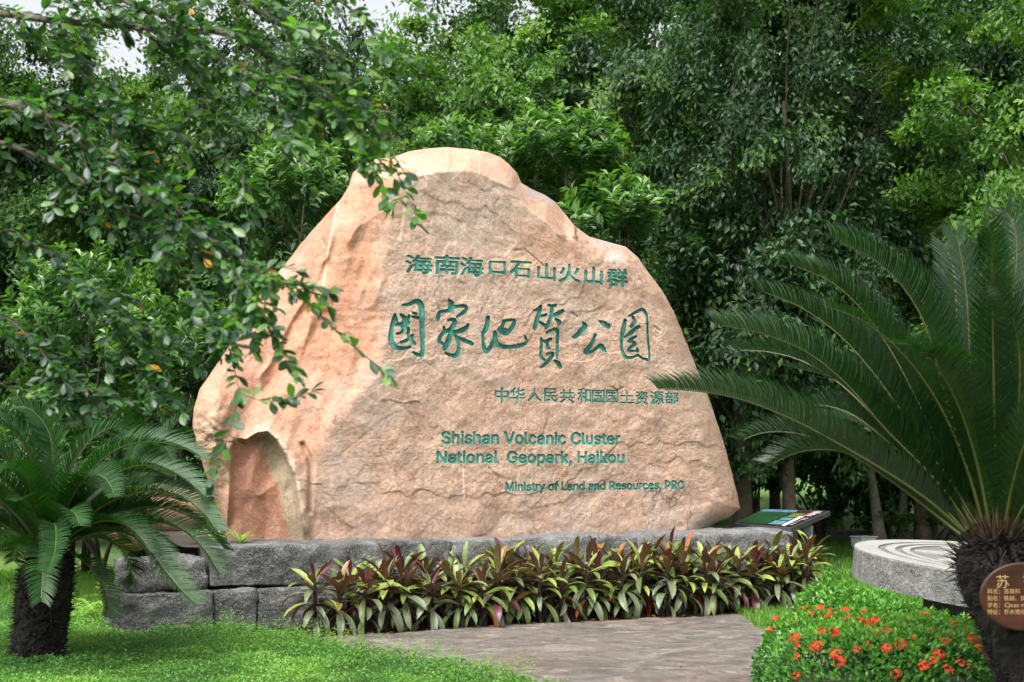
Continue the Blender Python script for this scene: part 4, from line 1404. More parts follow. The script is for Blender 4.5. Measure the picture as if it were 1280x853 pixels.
def right_cycad():
    Y = 7.7
    top = at(1246, 672, Y); bot = at(1318, 905, Y)
    root = empty('cycad_palm', (bot[0], Y, 0))
    tag(root, 'large dark cycad at the right edge, its trunk carrying the brown oval name plate', 'cycad')
    h = top[2]
    cycad_trunk(root, h, [.23, .225, .22, .25, .265, .25, .12], (top[0] - bot[0], 0), 501, 1.5)
    mt = M['cycad_leaf_right']
    b = lambda x, y: (x, y)
    UPZ = (0, -.15, 1)
    fr = [
        ([(1205, 665), (1160, 625), (1105, 588), (1045, 553), (985, 522), (925, 499), (870, 489), (822, 487)], -.35, (0, -.25, 1), .21),
        ([(1212, 660), (1185, 620), (1150, 580), (1105, 535), (1060, 482), (1010, 441), (955, 418), (893, 405)], -.15, (.2, -.3, 1), .20),
        ([(1216, 658), (1190, 605), (1160, 560), (1125, 512), (1088, 462), (1048, 418), (1000, 384), (946, 362)], .25, (.2, -.1, 1), .19),
        ([(1220, 655), (1196, 600), (1168, 545), (1140, 488), (1112, 436), (1078, 388), (1038, 352), (986, 330)], .10, (.4, -.3, 1), .19),
        ([(1228, 655), (1212, 600), (1196, 545), (1178, 482), (1158, 410), (1128, 358), (1088, 322), (1040, 298)], -.2, (.6, -.3, 1), .22),
        ([(1240, 655), (1232, 600), (1222, 540), (1214, 480), (1211, 420), (1208, 370), (1202, 325), (1194, 288)], .05, (.1, -1, .2), .17),
        ([(1252, 655), (1248, 590), (1250, 520), (1258, 440), (1266, 370), (1271, 320), (1268, 285), (1256, 262)], .0, (-.2, -1, .3), .20),
        ([(1238, 658), (1230, 610), (1218, 560), (1206, 510), (1192, 472), (1176, 452), (1160, 442), (1146, 441)], -.75, (.2, -.7, 1), .20),
        ([(1200, 668), (1165, 640), (1120, 605), (1075, 575), (1030, 552), (990, 541), (955, 541), (925, 551)], .25, (0, .1, 1), .17),
        ([(1210, 662), (1180, 618), (1142, 580), (1105, 548), (1068, 520), (1035, 508), (1008, 508), (990, 515)], .65, (0, .3, 1), .18),
        ([(1262, 655), (1272, 590), (1290, 520), (1312, 440), (1330, 360), (1338, 300), (1335, 250), (1322, 220)], .0, (-.3, -1, .3), .20),
        ([(1268, 660), (1300, 600), (1345, 540), (1390, 480), (1440, 430), (1500, 400), (1560, 390), (1610, 400)], .0, (0, -.3, 1), .20),
        ([(1255, 658), (1262, 600), (1270, 540), (1274, 490), (1274, 440), (1266, 400), (1254, 372), (1240, 355)], -.55, (-.2, -1, .4), .20),
        ([(1246, 655), (1242, 600), (1240, 540), (1242, 480), (1248, 420), (1256, 360), (1262, 310), (1262, 275)], .5, (.0, -1, .2), .18),
        ([(1224, 655), (1204, 600), (1186, 550), (1164, 500), (1140, 455), (1116, 425), (1090, 405), (1065, 398)], .6, (.4, .2, 1), .18),
        ([(1232, 655), (1220, 590), (1208, 530), (1200, 470), (1196, 410), (1194, 360), (1190, 330), (1180, 305)], .7, (.2, -1, .3), .18),
    ]
    fr += [
        ([(1210, 660), (1178, 612), (1138, 568), (1092, 520), (1050, 480), (1004, 452), (960, 440), (918, 438)], .55, (.1, .1, 1), .18),
        ([(1218, 656), (1194, 600), (1162, 548), (1130, 500), (1098, 452), (1060, 412), (1018, 386), (968, 374)], .75, (.3, .1, 1), .18),
        ([(1234, 655), (1224, 600), (1210, 545), (1192, 480), (1172, 420), (1150, 372), (1122, 338), (1086, 320)], .5, (.5, .1, 1), .19),
        ([(1206, 664), (1176, 632), (1138, 602), (1100, 580), (1060, 566), (1022, 562), (990, 568), (962, 582)], -.1, (0, -.2, 1), .17),
        ([(1246, 655), (1240, 596), (1232, 530), (1230, 462), (1232, 400), (1238, 350), (1240, 308), (1236, 280)], -.25, (.1, -1, .2), .18),
    ]
    for i, (pix, bow, up, ll) in enumerate(fr):
        traced_frond(root, pix, Y, bow, up, ll * 1.32, mt, 520 + i, vee=1.5 if i not in (5, 6, 10, 12, 13, 15) else .25, width=.0125)
    r = np.random.default_rng(77)
    base = np.array([top[0] - bot[0], 0, h])
    for i in range(24):
        az = R(-70 + i * 17 + r.uniform(-6, 6)); el = R(r.uniform(25, 78)) if i < 14 else R(r.uniform(62, 84))
        if i >= 14: az = R(60 + (i - 14) * 24)
        p = arched_path(base + [math.cos(az) * .08, math.sin(az) * .08, 0], az, el, r.uniform(1.4, 1.9), R(r.uniform(45, 90)))
        link('frond', frond_mesh('frond', p, (-.3 * math.cos(az), -.3 * math.sin(az), 1), .19, mt, 560 + i, vee=.6), root)
    return root, top


RC, RTOP = right_cycad()


def left_cycad():
    Y = 10.3
    base = at_z(54, 806, 0.0)
    Y = 10.3
    bx = (54 - 640) / F_PX * Y
    top = at(62, 688, Y)
    root = empty('cycad_palm', (bx, Y, 0))
    tag(root, 'cycad with a short thick dark trunk standing in the lawn at the left edge', 'cycad')
    h = top[2]
    cycad_trunk(root, h, [.20, .18, .185, .20, .185, .165, .09], (top[0] - bx, 0), 601, .9)
    mt = M['cycad_leaf']
    fr = [
        ([(72, 672), (88, 632), (108, 598), (132, 572), (162, 556), (196, 553), (228, 560), (256, 574)], -.3, (0, -.3, 1), .17),
        ([(76, 672), (98, 636), (122, 610), (150, 590), (182, 582), (214, 590), (238, 603), (258, 622)], -.5, (0, -.3, 1), .17),
        ([(80, 674), (106, 650), (134, 630), (166, 618), (200, 615), (232, 624), (256, 642), (272, 664)], -.6, (0, -.3, 1), .17),
        ([(84, 678), (112, 664), (144, 656), (176, 652), (208, 655), (236, 668), (258, 690), (274, 716)], -.45, (0, -.2, 1), .17),
        ([(84, 680), (112, 668), (140, 664), (166, 670), (188, 688), (206, 712), (226, 736), (246, 756)], -.8, (.1, -.3, 1), .16),
        ([(86, 676), (116, 654), (150, 640), (184, 634), (214, 637), (240, 648), (262, 664), (280, 686)], .3, (0, .1, 1), .15),
        ([(66, 668), (76, 620), (92, 580), (112, 552), (132, 538), (150, 534), (168, 538), (182, 548)], .4, (.2, .2, 1), .16),
        ([(62, 668), (64, 625), (66, 590), (66, 560), (60, 538), (48, 520), (34, 510), (20, 508)], -.1, (0, -.8, .6), .15),
        ([(58, 668), (50, 620), (40, 580), (28, 552), (10, 535), (-10, 528), (-32, 530), (-52, 540)], -.4, (0, -.4, 1), .16),
        ([(54, 670), (40, 625), (20, 590), (-2, 565), (-26, 552), (-52, 552), (-76, 562), (-96, 580)], -.3, (0, -.3, 1), .17),
        ([(50, 674), (30, 640), (8, 618), (-18, 606), (-46, 606), (-74, 618), (-98, 640), (-116, 668)], -.4, (0, -.3, 1), .17),
        ([(46, 678), (26, 664), (0, 658), (-26, 664), (-50, 680), (-68, 704), (-82, 730), (-90, 755)], -.5, (0, -.3, 1), .16),
        ([(64, 676), (65, 664), (66, 658), (68, 655), (70, 662), (70, 680), (66, 700), (58, 716)], -1.5, (0, -.6, 1), .13),
        ([(88, 690), (100, 698), (112, 708), (122, 720), (130, 735), (134, 748), (136, 760), (134, 772)], -.5, (.4, -.2, 1), .13),
        ([(58, 674), (48, 640), (38, 612), (28, 596), (18, 588), (6, 586), (-6, 592), (-16, 604)], -1.1, (0, -.5, 1), .15),
        ([(70, 672), (82, 640), (94, 616), (104, 602), (116, 594), (128, 596), (138, 606), (144, 622)], -1.2, (0, -.5, 1), .15),
    ]
    for i, (pix, bow, up, ll) in enumerate(fr):
        traced_frond(root, pix, Y, bow, up, ll * 1.3, mt, 620 + i, vee=.9, fwd=.6, width=.014)
    r = np.random.default_rng(78)
    b = np.array([top[0] - bx, 0, h])
    for i in range(24):
        az = R(i * 15 + r.uniform(-6, 6)); el = R(r.uniform(10, 76))
        p = arched_path(b + [math.cos(az) * .07, math.sin(az) * .07, 0], az, el, r.uniform(.95, 1.25), R(r.uniform(60, 110)))
        link('frond', frond_mesh('frond', p, (-.3 * math.cos(az), -.3 * math.sin(az), 1), .20, mt, 660 + i, vee=.7, fwd=.5, width=.014), root)


left_cycad()


def rear_cycad():
    Y = 15.6
    c = at(190, 585, Y)
    root = empty('cycad_palm', (c[0], Y, 0))
    tag(root, 'smaller cycad farther back between the left cycad and the boulder', 'cycad')
    cycad_trunk(root, c[2], [.24, .22, .22, .22, .22, .2, .1], (0, 0), 701, .6)
    r = np.random.default_rng(79)
    ms = [frond_mesh('frond', arched_path((0, 0, 0), 0, R(e), 1.25, R(dr)), (-.3, 0, 1), .19, M['cycad_leaf'], 710 + e, vee=.55, width=.014, nl=60) for e, dr in ((70, 85), (50, 80), (30, 70), (12, 60))]
    for i in range(30):
        link('frond', ms[i % 4], root, loc=(0, 0, c[2]), rot=(0, 0, i * 2.399), scale=r.uniform(.85, 1.1))


rear_cycad()


# ------------------------------------------------------------------ name plate on the right cycad
def text_mesh(txt, size, mat, name, parent, loc, rot, depth=.0012, shear=0.0, font=None, sx=1.0):
    cu = bpy.data.curves.new(name, 'FONT')
    cu.body = txt; cu.size = size; cu.extrude = depth; cu.shear = shear
    if font: cu.font = font
    ob = bpy.data.objects.new(name, cu); COL.objects.link(ob)
    dg = bpy.context.evaluated_depsgraph_get()
    me = bpy.data.meshes.new_from_object(ob.evaluated_get(dg)); me.name = name
    COL.objects.unlink(ob); bpy.data.objects.remove(ob); bpy.data.curves.remove(cu)
    me.materials.clear(); me.materials.append(mat)
    o = link(name, me, parent, loc=loc, rot=rot); o.scale = (sx, 1, 1)
    return o


def name_plate():
    Y = 7.36
    c = at(1277, 745.5, Y)
    root = empty('name_plate', c)
    tag(root, 'dark red-brown oval name plate with golden writing hung on the right cycad trunk', 'plant label')
    s = Y / F_PX
    a, b = 53 * s, 42 * s
    brown, t, bs = new_mat('polished_brown_wood')
    n = noise(t, 9, 5, .6, objvec(t, (.35, 1, 1)), 1.2)
    rr = ramp(t, [(.3, (.018, .006, .004)), (.55, (.042, .011, .007)), (.75, (.075, .018, .011))], n.outputs[0])
    t.links.new(rr.outputs[0], bs.inputs['Base Color']); bs.inputs['Roughness'].default_value = .3
    gold = plain('gold_lettering', (.34, .21, .085), .5)
    n_ = 56
    V = []
    for y, k in ((.0, .94), (-.004, .985), (-.010, 1.0), (-.016, .985), (-.019, .95)):
        for i in range(n_):
            an = i / n_ * 2 * math.pi
            V.append([a * k * math.cos(an), y, b * k * math.sin(an)])
    F = [(j * n_ + i, j * n_ + (i + 1) % n_, (j + 1) * n_ + (i + 1) % n_, (j + 1) * n_ + i) for j in range(4) for i in range(n_)]
    F += [tuple(range(n_ - 1, -1, -1)), tuple(range(4 * n_, 5 * n_))]
    g = Geo(); g.add(V, F); g.build('plate', brown, root)
    rot = (R(90), 0, 0)

    def T(txt, px, py, h, shear=0.0, sx=1.0, font=None):
        P = at(px, py, Y) - c
        q = text_mesh(txt, h * s * 1.03, gold, 'lettering', root, (P[0], -.0195, P[2]), rot, shear=shear, sx=sx, font=font)
        if len(txt) > 1: q['kind'] = 'stuff'
    T('苏', 1243, 733.5, 17); T('铁', 1277, 732, 17)
    T('科名：苏铁科', 1232.5, 741.6, 6.6); T('别名：铁树、凤尾蕉', 1232.5, 750.2, 6.6)
    T('学名：', 1232.5, 758.8, 6.6); T('Cycas revoluta', 1253, 758.6, 7.4, .35)
    T('特征：乔木常绿树', 1232.5, 767.2, 6.6)
    g = Geo(); p0 = np.array([0, .0, b * .9])
    for sx_ in (-.5, .5):
        g.tube([[sx_ * a, 0, b * .80], [sx_ * a * .8, .02, b * 1.1], [sx_ * a * .5, .05, b * 1.3]], .0018, 5)
    g.build('wire', plain('rusty_wire', (.06, .04, .03), .6, .6), root)


name_plate()


# ------------------------------------------------------------------ rhoeo / oyster plants in the bed
def plant_leaf_mats():
    out = []
    for nm, top, under, rib in (('green_purple_leaf', (.095, .15, .035), (.09, .045, .035), .45), ('yellow_green_leaf', (.215, .275, .060), (.13, .10, .04), .4),
                                ('grey_green_leaf', (.125, .165, .09), (.10, .055, .055), .45), ('bronze_leaf', (.20, .115, .030), (.12, .040, .03), .4),
                                ('purple_leaf', (.085, .022, .032), (.11, .02, .035), .4), ('rust_orange_leaf', (.40, .105, .022), (.26, .05, .02), .4)):
        m, t, b = new_mat(nm)
        geo = t.nodes.new('ShaderNodeNewGeometry')
        n = noise(t, 14, 3, .6, objvec(t, (1, 8, 8)))
        r = ramp(t, [(.3, (.65, .65, .65)), (.7, (1.35, 1.35, 1.25))], n.outputs[0])
        at_ = N(t, 'ShaderNodeAttribute', attribute_name='rnd')
        tip = mixc(t, top, tuple(c * .55 + d * .45 for c, d in zip(top, under)), at_.outputs['Fac'])
        c = mixc(t, tip, under, geo.outputs['Backfacing'])
        c = mixc(t, c, r.outputs[0], 1.0, 'MULTIPLY')
        t.links.new(c, b.inputs['Base Color'])
        b.inputs['Roughness'].default_value = rib
        tr = t.nodes.new('ShaderNodeBsdfTranslucent'); t.links.new(mixc(t, c, (1.4, 1.3, .6), 1, 'MULTIPLY'), tr.inputs[0])
        mx = t.nodes.new('ShaderNodeMixShader'); mx.inputs[0].default_value = .2
        t.links.new(b.outputs[0], mx.inputs[1]); t.links.new(tr.outputs[0], mx.inputs[2]); t.links.new(mx.outputs[0], t.nodes['Material Output'].inputs[0])
        out.append(m)
    return out


PM = plant_leaf_mats()


def sword_leaf(name, mat, L, W, curl, seed):
    """leaf leaving the origin along +X; curls down by `curl` radians"""
    k = 8
    x, z, e = 0.0, 0.0, 0.0
    V = []
    rn = []
    for i in range(k):
        t = i / (k - 1)
        wd = W * .5 * np.interp(t, [0, .12, .45, .75, .92, 1], [.35, .55, 1, .85, .42, .02])
        dz = wd * .42
        nx, nz = math.sin(e), math.cos(e)
        V += [[x + nx * dz * -1, -wd, z + nz * dz], [x, 0, z], [x + nx * dz * -1, wd, z + nz * dz]]
        rn += [1 - t, .9 * (1 - t), 1 - t]
        x += math.cos(e) * L / (k - 1); z += math.sin(e) * L / (k - 1)
        e -= curl / (k - 1) * (.4 + 1.2 * t)
    F = []
    for i in range(k - 1):
        a = i * 3
        F += [(a, a + 1, a + 4, a + 3), (a + 1, a + 2, a + 5, a + 4)]
    return mk_mesh(name, np.array(V), np.array(F)[:, ::-1], mat, attrs={'rnd': np.array(rn) ** 2}, smooth=True)


LV = {(mi, c): sword_leaf('leaf', PM[mi], .305, .068, cu, 0) for mi in range(6) for c, cu in ((0, .7), (1, 1.35), (2, 1.9))}


def rhoeo(x, y, h, tone, lab, seed):
    r = np.random.default_rng(seed)
    root = empty('bedding_plant', (x, y, 0), r.random() * 6)
    n = 28
    for i in range(n):
        t = i / (n - 1)                     # 0 low old leaves, 1 top new leaves
        el = R(-30 + 100 * t ** 1.4) + r.normal(0, .22)
        az = i * 2.399 + r.normal(0, .2)
        zz = h * (.30 + .62 * t ** .9) * .86 + r.normal(0, .02)
        ci = 0 if t > .72 else (1 if t > .35 else 2) if r.random() < .8 else 1
        if t > .88: mi = r.choice([4, 3, 5, 0], p=[.28, .30, .07, .35]) if tone == 0 else r.choice([4, 3, 1, 0], p=[.07, .23, .40, .30])
        elif t > .3: mi = r.choice([0, 1, 2, 3], p=[.34, .30, .33, .03]) if tone == 0 else r.choice([0, 1, 2, 3], p=[.33, .42, .23, .02])
        else: mi = r.choice([2, 4, 0, 5], p=[.64, .03, .30, .03])
        o = link('leaf', LV[(int(mi), ci)], root, loc=(.02 * math.cos(az), .02 * math.sin(az), zz), rot=Matrix.Rotation(az, 3, 'Z').to_euler())
        o.rotation_euler = (Matrix.Rotation(az, 4, 'Z') @ Matrix.Rotation(-el, 4, 'Y') @ Matrix.Rotation(r.normal(0, .25), 4, 'X')).to_euler()
        s = r.uniform(.72, 1.15) * (1 if t < .85 else .88)
        o.scale = (s, s * r.uniform(.85, 1.15), s)
    g = Geo(); g.tube([[0, 0, 0], [.01, .005, h * .4], [0, 0, h * .8]], [.016, .018, .012], 6)
    g.build('stem', M['soil'], root)
    tag(root, lab, 'plant', 'purple and green sword-leaved plants along the wall')


def bed():
    r = np.random.default_rng(808)
    front = [at_z(px, py) for px, py in ((405, 799), (437, 797), (580, 788), (737, 779), (880, 773), (970, 765))]
    fx = [p[0] for p in front]; fy = [p[1] for p in front]
    k = 0
    xs = np.linspace(-1.68, 3.02, 25)
    for i, x in enumerate(xs):
        yb = float(np.interp(x, fx, fy)) if x <= fx[-1] else fy[-1] + (x - fx[-1]) * .38
        pxl = 640 + F_PX * x / (yb + .2)
        for row in range(2):
            if row == 1 and i in (0,): continue
            xx = x + row * .12 + r.normal(0, .03); yy = yb + .17 + row * .27 + r.normal(0, .035)
            tone = 0 if pxl < 560 else (1 if r.random() < .8 else 0)
            h = r.uniform(.50, .68) + row * .08
            ords = ('first', 'second', 'third', 'fourth', 'fifth', 'sixth', 'seventh', 'eighth', 'ninth', 'tenth', 'eleventh', 'twelfth', 'thirteenth', 'fourteenth',
                    'fifteenth', 'sixteenth', 'seventeenth', 'eighteenth', 'nineteenth', 'twentieth', 'twenty-first', 'twenty-second', 'twenty-third', 'twenty-fourth', 'twenty-fifth')
            lab = 'purple-green sword-leaved plant, %s from the left in the %s row' % (ords[i - row], 'front' if row == 0 else 'back')
            if i == 0: lab = 'leftmost bedding plant before the grey wall, with orange and magenta new leaves'
            if i == 24: lab = 'rightmost sword-leaved plant of the %s row, beyond the end of the wall' % ('front' if row == 0 else 'back')
            q = rhoeo(xx, yy, h, tone, lab, 820 + k); k += 1
    # fallen leaf litter below
    n = 500
    x = r.uniform(-1.9, 3.3, n); yb = np.interp(x, fx, fy) - .02 + r.random(n) * .9
    P = np.c_[x, yb, np.full(n, .02)]
    o = link('leaf_litter', leaf_cards('leaf_litter', P, unit(r, n) * [1, 1, .1], unit(r, n) * .3 + [0, 0, 1], r.uniform(.04, .1, n), r.uniform(.02, .035, n), r.random(n), PM[3]))
    tag(o, 'dry leaf litter on the soil of the bed', None, None, 'stuff')


bed()


# ------------------------------------------------------------------ foreground ground cover
def lawn_cover():
    r = np.random.default_rng(31)
    edge = [(330, 795), (430, 800), (500, 812), (560, 820), (650, 836), (728, 856), (800, 885)]
    E = np.array([at_z(p[0], p[1], .11) for p in edge])
    wallp = [at_z(px, py) for px, py in ((-60, 752), (60, 750), (140, 758), (300, 778), (392, 792))]
    ex = E[:, 0]; ey = E[:, 1]
    n0 = 330000
    x = r.uniform(-5.6, .7, n0); y = 7.6 + 7.0 * r.random(n0) ** 1.3
    # keep what lies in front of the wall and left of the path
    ylim = np.interp(x, [wallp[0][0], wallp[1][0], wallp[2][0], wallp[3][0], wallp[4][0], E[1][0], E[2][0], E[3][0], E[4][0], E[5][0], .7],
                     [14.2, 13.9, 13.2, 12.2, 11.65, E[1][1], E[2][1], E[3][1], E[4][1], E[5][1], 8.0])
    ylim = ylim + .10 * fbm(x * 2.2, x * 0, 3, 77) + .05 * fbm(x * 9, x * 0 + 1, 2, 79)
    dens = sstep(0, .22, ylim - y)
    px = 640 + F_PX * x / y
    ok = (r.random(n0) < dens * .95 + .0) & (px > -70)
    x, y = x[ok], y[ok]; ed = dens[ok]
    n = len(x)
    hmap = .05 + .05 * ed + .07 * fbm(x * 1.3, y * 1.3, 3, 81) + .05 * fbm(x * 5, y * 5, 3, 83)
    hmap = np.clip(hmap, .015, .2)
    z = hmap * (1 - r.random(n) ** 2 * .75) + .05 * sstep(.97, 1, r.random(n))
    P = np.c_[x, y, z]
    D = norm(unit(r, n) * [1, 1, .5] + [0, 0, .25]); Nn = norm(unit(r, n) * .7 + [0, 0, 1])
    l = r.uniform(.014, .027, n)
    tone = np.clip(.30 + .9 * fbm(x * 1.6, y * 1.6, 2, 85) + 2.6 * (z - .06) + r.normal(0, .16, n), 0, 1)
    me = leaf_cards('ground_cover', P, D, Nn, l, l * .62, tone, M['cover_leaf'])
    o = link('ground_cover', me); tag(o, 'dense bright green ground cover in the left foreground', None, None, 'stuff')
    # the sheltering soil beneath
    gx = np.linspace(-6.5, .9, 90); t = np.linspace(0, 1, 60)[:, None]
    yl = np.interp(gx, [-6, wallp[0][0], wallp[1][0], wallp[2][0], wallp[3][0], wallp[4][0], E[1][0], E[2][0], E[3][0], E[4][0], E[5][0], .9],
                   [14.4, 14.2, 13.9, 13.2, 12.2, 11.6, E[1][1], E[2][1], E[3][1], E[4][1], E[5][1], 7.2]) - .05
    YY = 6.5 + (yl[None] - 6.5) * t; XX = np.broadcast_to(gx, YY.shape)
    Z = .034 + .014 * sstep(0, .3, 1 - t + 0 * YY)
    V = np.c_[XX.ravel(), YY.ravel(), Z.ravel()]
    nx = 90; i = np.arange((nx - 1) * 59); q = (i // (nx - 1)) * nx + i % (nx - 1)
    o = link('lawn_bank', mk_mesh('lawn_bank', V, np.c_[q, q + 1, q + nx + 1, q + nx], M['grass'], smooth=True)); tag(o, kind='structure')
    # taller sprigs sticking out at the edge and before the wall
    m = 420
    u = r.random(m)
    sx = np.interp(u, [0, .45, 1], [-4.2, -1.6, .15]); sy = np.interp(sx, [wallp[1][0], wallp[2][0], wallp[3][0], wallp[4][0], E[1][0], E[2][0], E[3][0], E[4][0], E[5][0]],
                                                                   [13.7, 13.0, 12.1, 11.55, E[1][1], E[2][1], E[3][1], E[4][1], E[5][1]]) - .12 - r.random(m) * .5
    Ps, Ds, Ns = [], [], []
    for i in range(m):
        hh = r.uniform(.07, .20); ln = r.normal(0, .05, 2)
        for k in range(9):
            tt = (k + 1) / 9
            a = k * 2.4
            Ps.append([sx[i] + ln[0] * tt, sy[i] + ln[1] * tt, .06 + hh * tt]); Ds.append([math.cos(a), math.sin(a), .35]); Ns.append([0, 0, 1])
    k = len(Ps)
    o = link('sprigs', leaf_cards('sprigs', np.array(Ps), np.array(Ds), np.array(Ns), r.uniform(.018, .034, k), r.uniform(.011, .018, k), np.clip(r.normal(.65, .2, k), 0, 1), M['cover_leaf']))
    tag(o, 'loose green sprigs at the rim of the ground cover', None, None, 'stuff')


lawn_cover()


def grass_patch():
    """grass blades on the lawn to the right of the wall and at the far left"""
    r = np.random.default_rng(33)
    n = 60000
    x = np.r_[r.uniform(2.2, 6.5, n // 2), r.uniform(-7, -3.2, n // 4), r.uniform(2.0, 9.5, n // 4)]
    y = np.r_[12.2 + 5.5 * r.random(n // 2) ** 1.2, r.uniform(13.2, 18, n // 4), r.uniform(17, 26, n // 4)]
    n = len(x)
    P = np.c_[x, y, np.full(n, .0)]
    D = norm(unit(r, n) * .55 + [0, 0, 1]); Nn = norm(unit(r, n) + [0, -1.0, .4])
    o = link('lawn_grass', leaf_cards('lawn_grass', P, D, Nn, r.uniform(.05, .11, n), r.uniform(.008, .014, n) * (1 + (y > 17)), np.clip(r.normal(.5, .25, n), 0, 1), M['blade'], shape=.3))
    tag(o, 'mown green grass on both sides of the boulder', None, None, 'stuff')


grass_patch()


# ------------------------------------------------------------------ ixora bush
def ixora():
    r = np.random.default_rng(44)
    c = np.array([(1118 - 640) / F_PX * 8.9, 9.05, 0.0])
    root = empty('flowering_bush', c)
    tag(root, 'low clipped bush with red flower heads in front of the stone disc', 'bush')
    rx, ry, rz = .83, .86, .47
    p = 4.4
    def surf(d):
        k = (np.abs(d[:, 0] / rx) ** p + np.abs(d[:, 1] / ry) ** p + np.abs(d[:, 2] / rz) ** p) ** (-1 / p)
        lump = 1 + .10 * fbm(d[:, 0] * 4 + 9, d[:, 2] * 4 + d[:, 1] * 3, 3, 91) + .05 * fbm(d[:, 0] * 14, d[:, 1] * 14 + d[:, 2] * 9, 2, 92)
        return d * (k * lump)[:, None]
    n = 26000
    d = unit(r, n); d[:, 2] = np.abs(d[:, 2]); 
    S = surf(d)
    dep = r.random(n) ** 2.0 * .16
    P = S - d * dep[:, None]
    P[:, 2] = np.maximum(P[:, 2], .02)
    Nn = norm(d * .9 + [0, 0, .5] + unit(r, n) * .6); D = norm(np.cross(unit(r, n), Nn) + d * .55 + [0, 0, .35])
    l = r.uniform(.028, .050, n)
    tone = np.clip(.52 - dep * 3 + .35 * (P[:, 2] / rz - .6) + r.normal(0, .14, n), 0, 1)  # leaves get darker deeper inside the bush and lower down
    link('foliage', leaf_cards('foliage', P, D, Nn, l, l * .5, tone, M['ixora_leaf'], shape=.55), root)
    g = Geo()
    for i in range(26):
        a = r.random() * 6.28; q = r.random() * .6
        g.tube([[math.cos(a) * .1, math.sin(a) * .1, 0], [math.cos(a) * q * .6, math.sin(a) * q * .6, .2], [math.cos(a) * q, math.sin(a) * q, .4]], [.012, .009, .005], 5)
    g.build('stem', M['twig'], root)

    def head(rad, seed, count):
        q = np.random.default_rng(seed)
        dd = unit(q, count); dd[:, 2] = np.abs(dd[:, 2]) * 1.1 - .15; dd = norm(dd)
        P_ = dd * rad * [1, 1, .62]
        PP, DD, NN = [], [], []
        for i in range(count):
            t1 = norm(np.cross(dd[i], q.normal(size=3))); t2 = np.cross(dd[i], t1)
            for k in range(4):
                a = k * math.pi / 2
                v = t1 * math.cos(a) + t2 * math.sin(a)
                PP.append(P_[i]); DD.append(v + dd[i] * .25); NN.append(dd[i])
        m = len(PP)
        return leaf_cards('flower_head', np.array(PP), np.array(DD), np.array(NN), np.full(m, rad * .42), np.full(m, rad * .28), np.clip(np.repeat(q.random(count), 4), 0, 1), M['petal'], fold=.05)
    HM = [head(.030, 1, 26), head(.025, 2, 18), head(.033, 3, 30), head(.017, 4, 10)]
    spots = [(991, 737, 3), (1004, 754, 1), (1027, 754, 0), (1043, 757, 1), (1018, 771, 1), (1039, 772, 0), (1060, 775, 1), (1077, 777, 0), (1082, 768, 1), (1094, 779, 2), (1084, 787, 3), (966, 790, 1), (974, 772, 1),
             (1030, 790, 1), (1042, 797, 0), (1028, 810, 2), (1018, 813, 1), (1050, 820, 2), (1056, 826, 0), (1078, 814, 1), (1105, 808, 2), (1109, 759, 3), (1134, 777, 3), (1150, 769, 3), (1162, 792, 3), (1172, 820, 2), (1166, 826, 1),
             (1184, 804, 1), (1214, 802, 0), (1224, 812, 1), (1238, 792, 0), (1246, 832, 1), (1183, 837, 1), (1142, 800, 3), (1188, 797, 3), (1057, 734, 3), (1204, 789, 3), (1100, 795, 3)]
    q_ = np.random.default_rng(5)
    spots += [(float(a), float(b), int(k)) for a, b, k in zip(q_.uniform(985, 1240, 26), q_.uniform(762, 850, 26), q_.choice([3, 3, 1, 1, 0], 26))]
    grid = surf(np.vstack([(lambda q: np.c_[q[:, 0], q[:, 1], np.abs(q[:, 2])])(unit(r, 9000))]))
    gx, gy = proj(grid + c)
    front = grid[:, 1] < .75
    for i, (px, py, k) in enumerate(spots):
        sc = (gx - px) ** 2 + (gy - py) ** 2 + np.where(front, 0, 1e4) + (grid[:, 1] + .9) * 60
        g_ = grid[int(np.argmin(sc))]
        nn = Vector(norm(g_ / np.array([rx, ry, rz]) ** 1.2 + [0, -.15, .7]))
        o = link('flower_head', HM[k], root, loc=g_ * 1.03, rot=nn.to_track_quat('Z', 'Y').to_euler(), scale=r.uniform(.9, 1.15))


ixora()


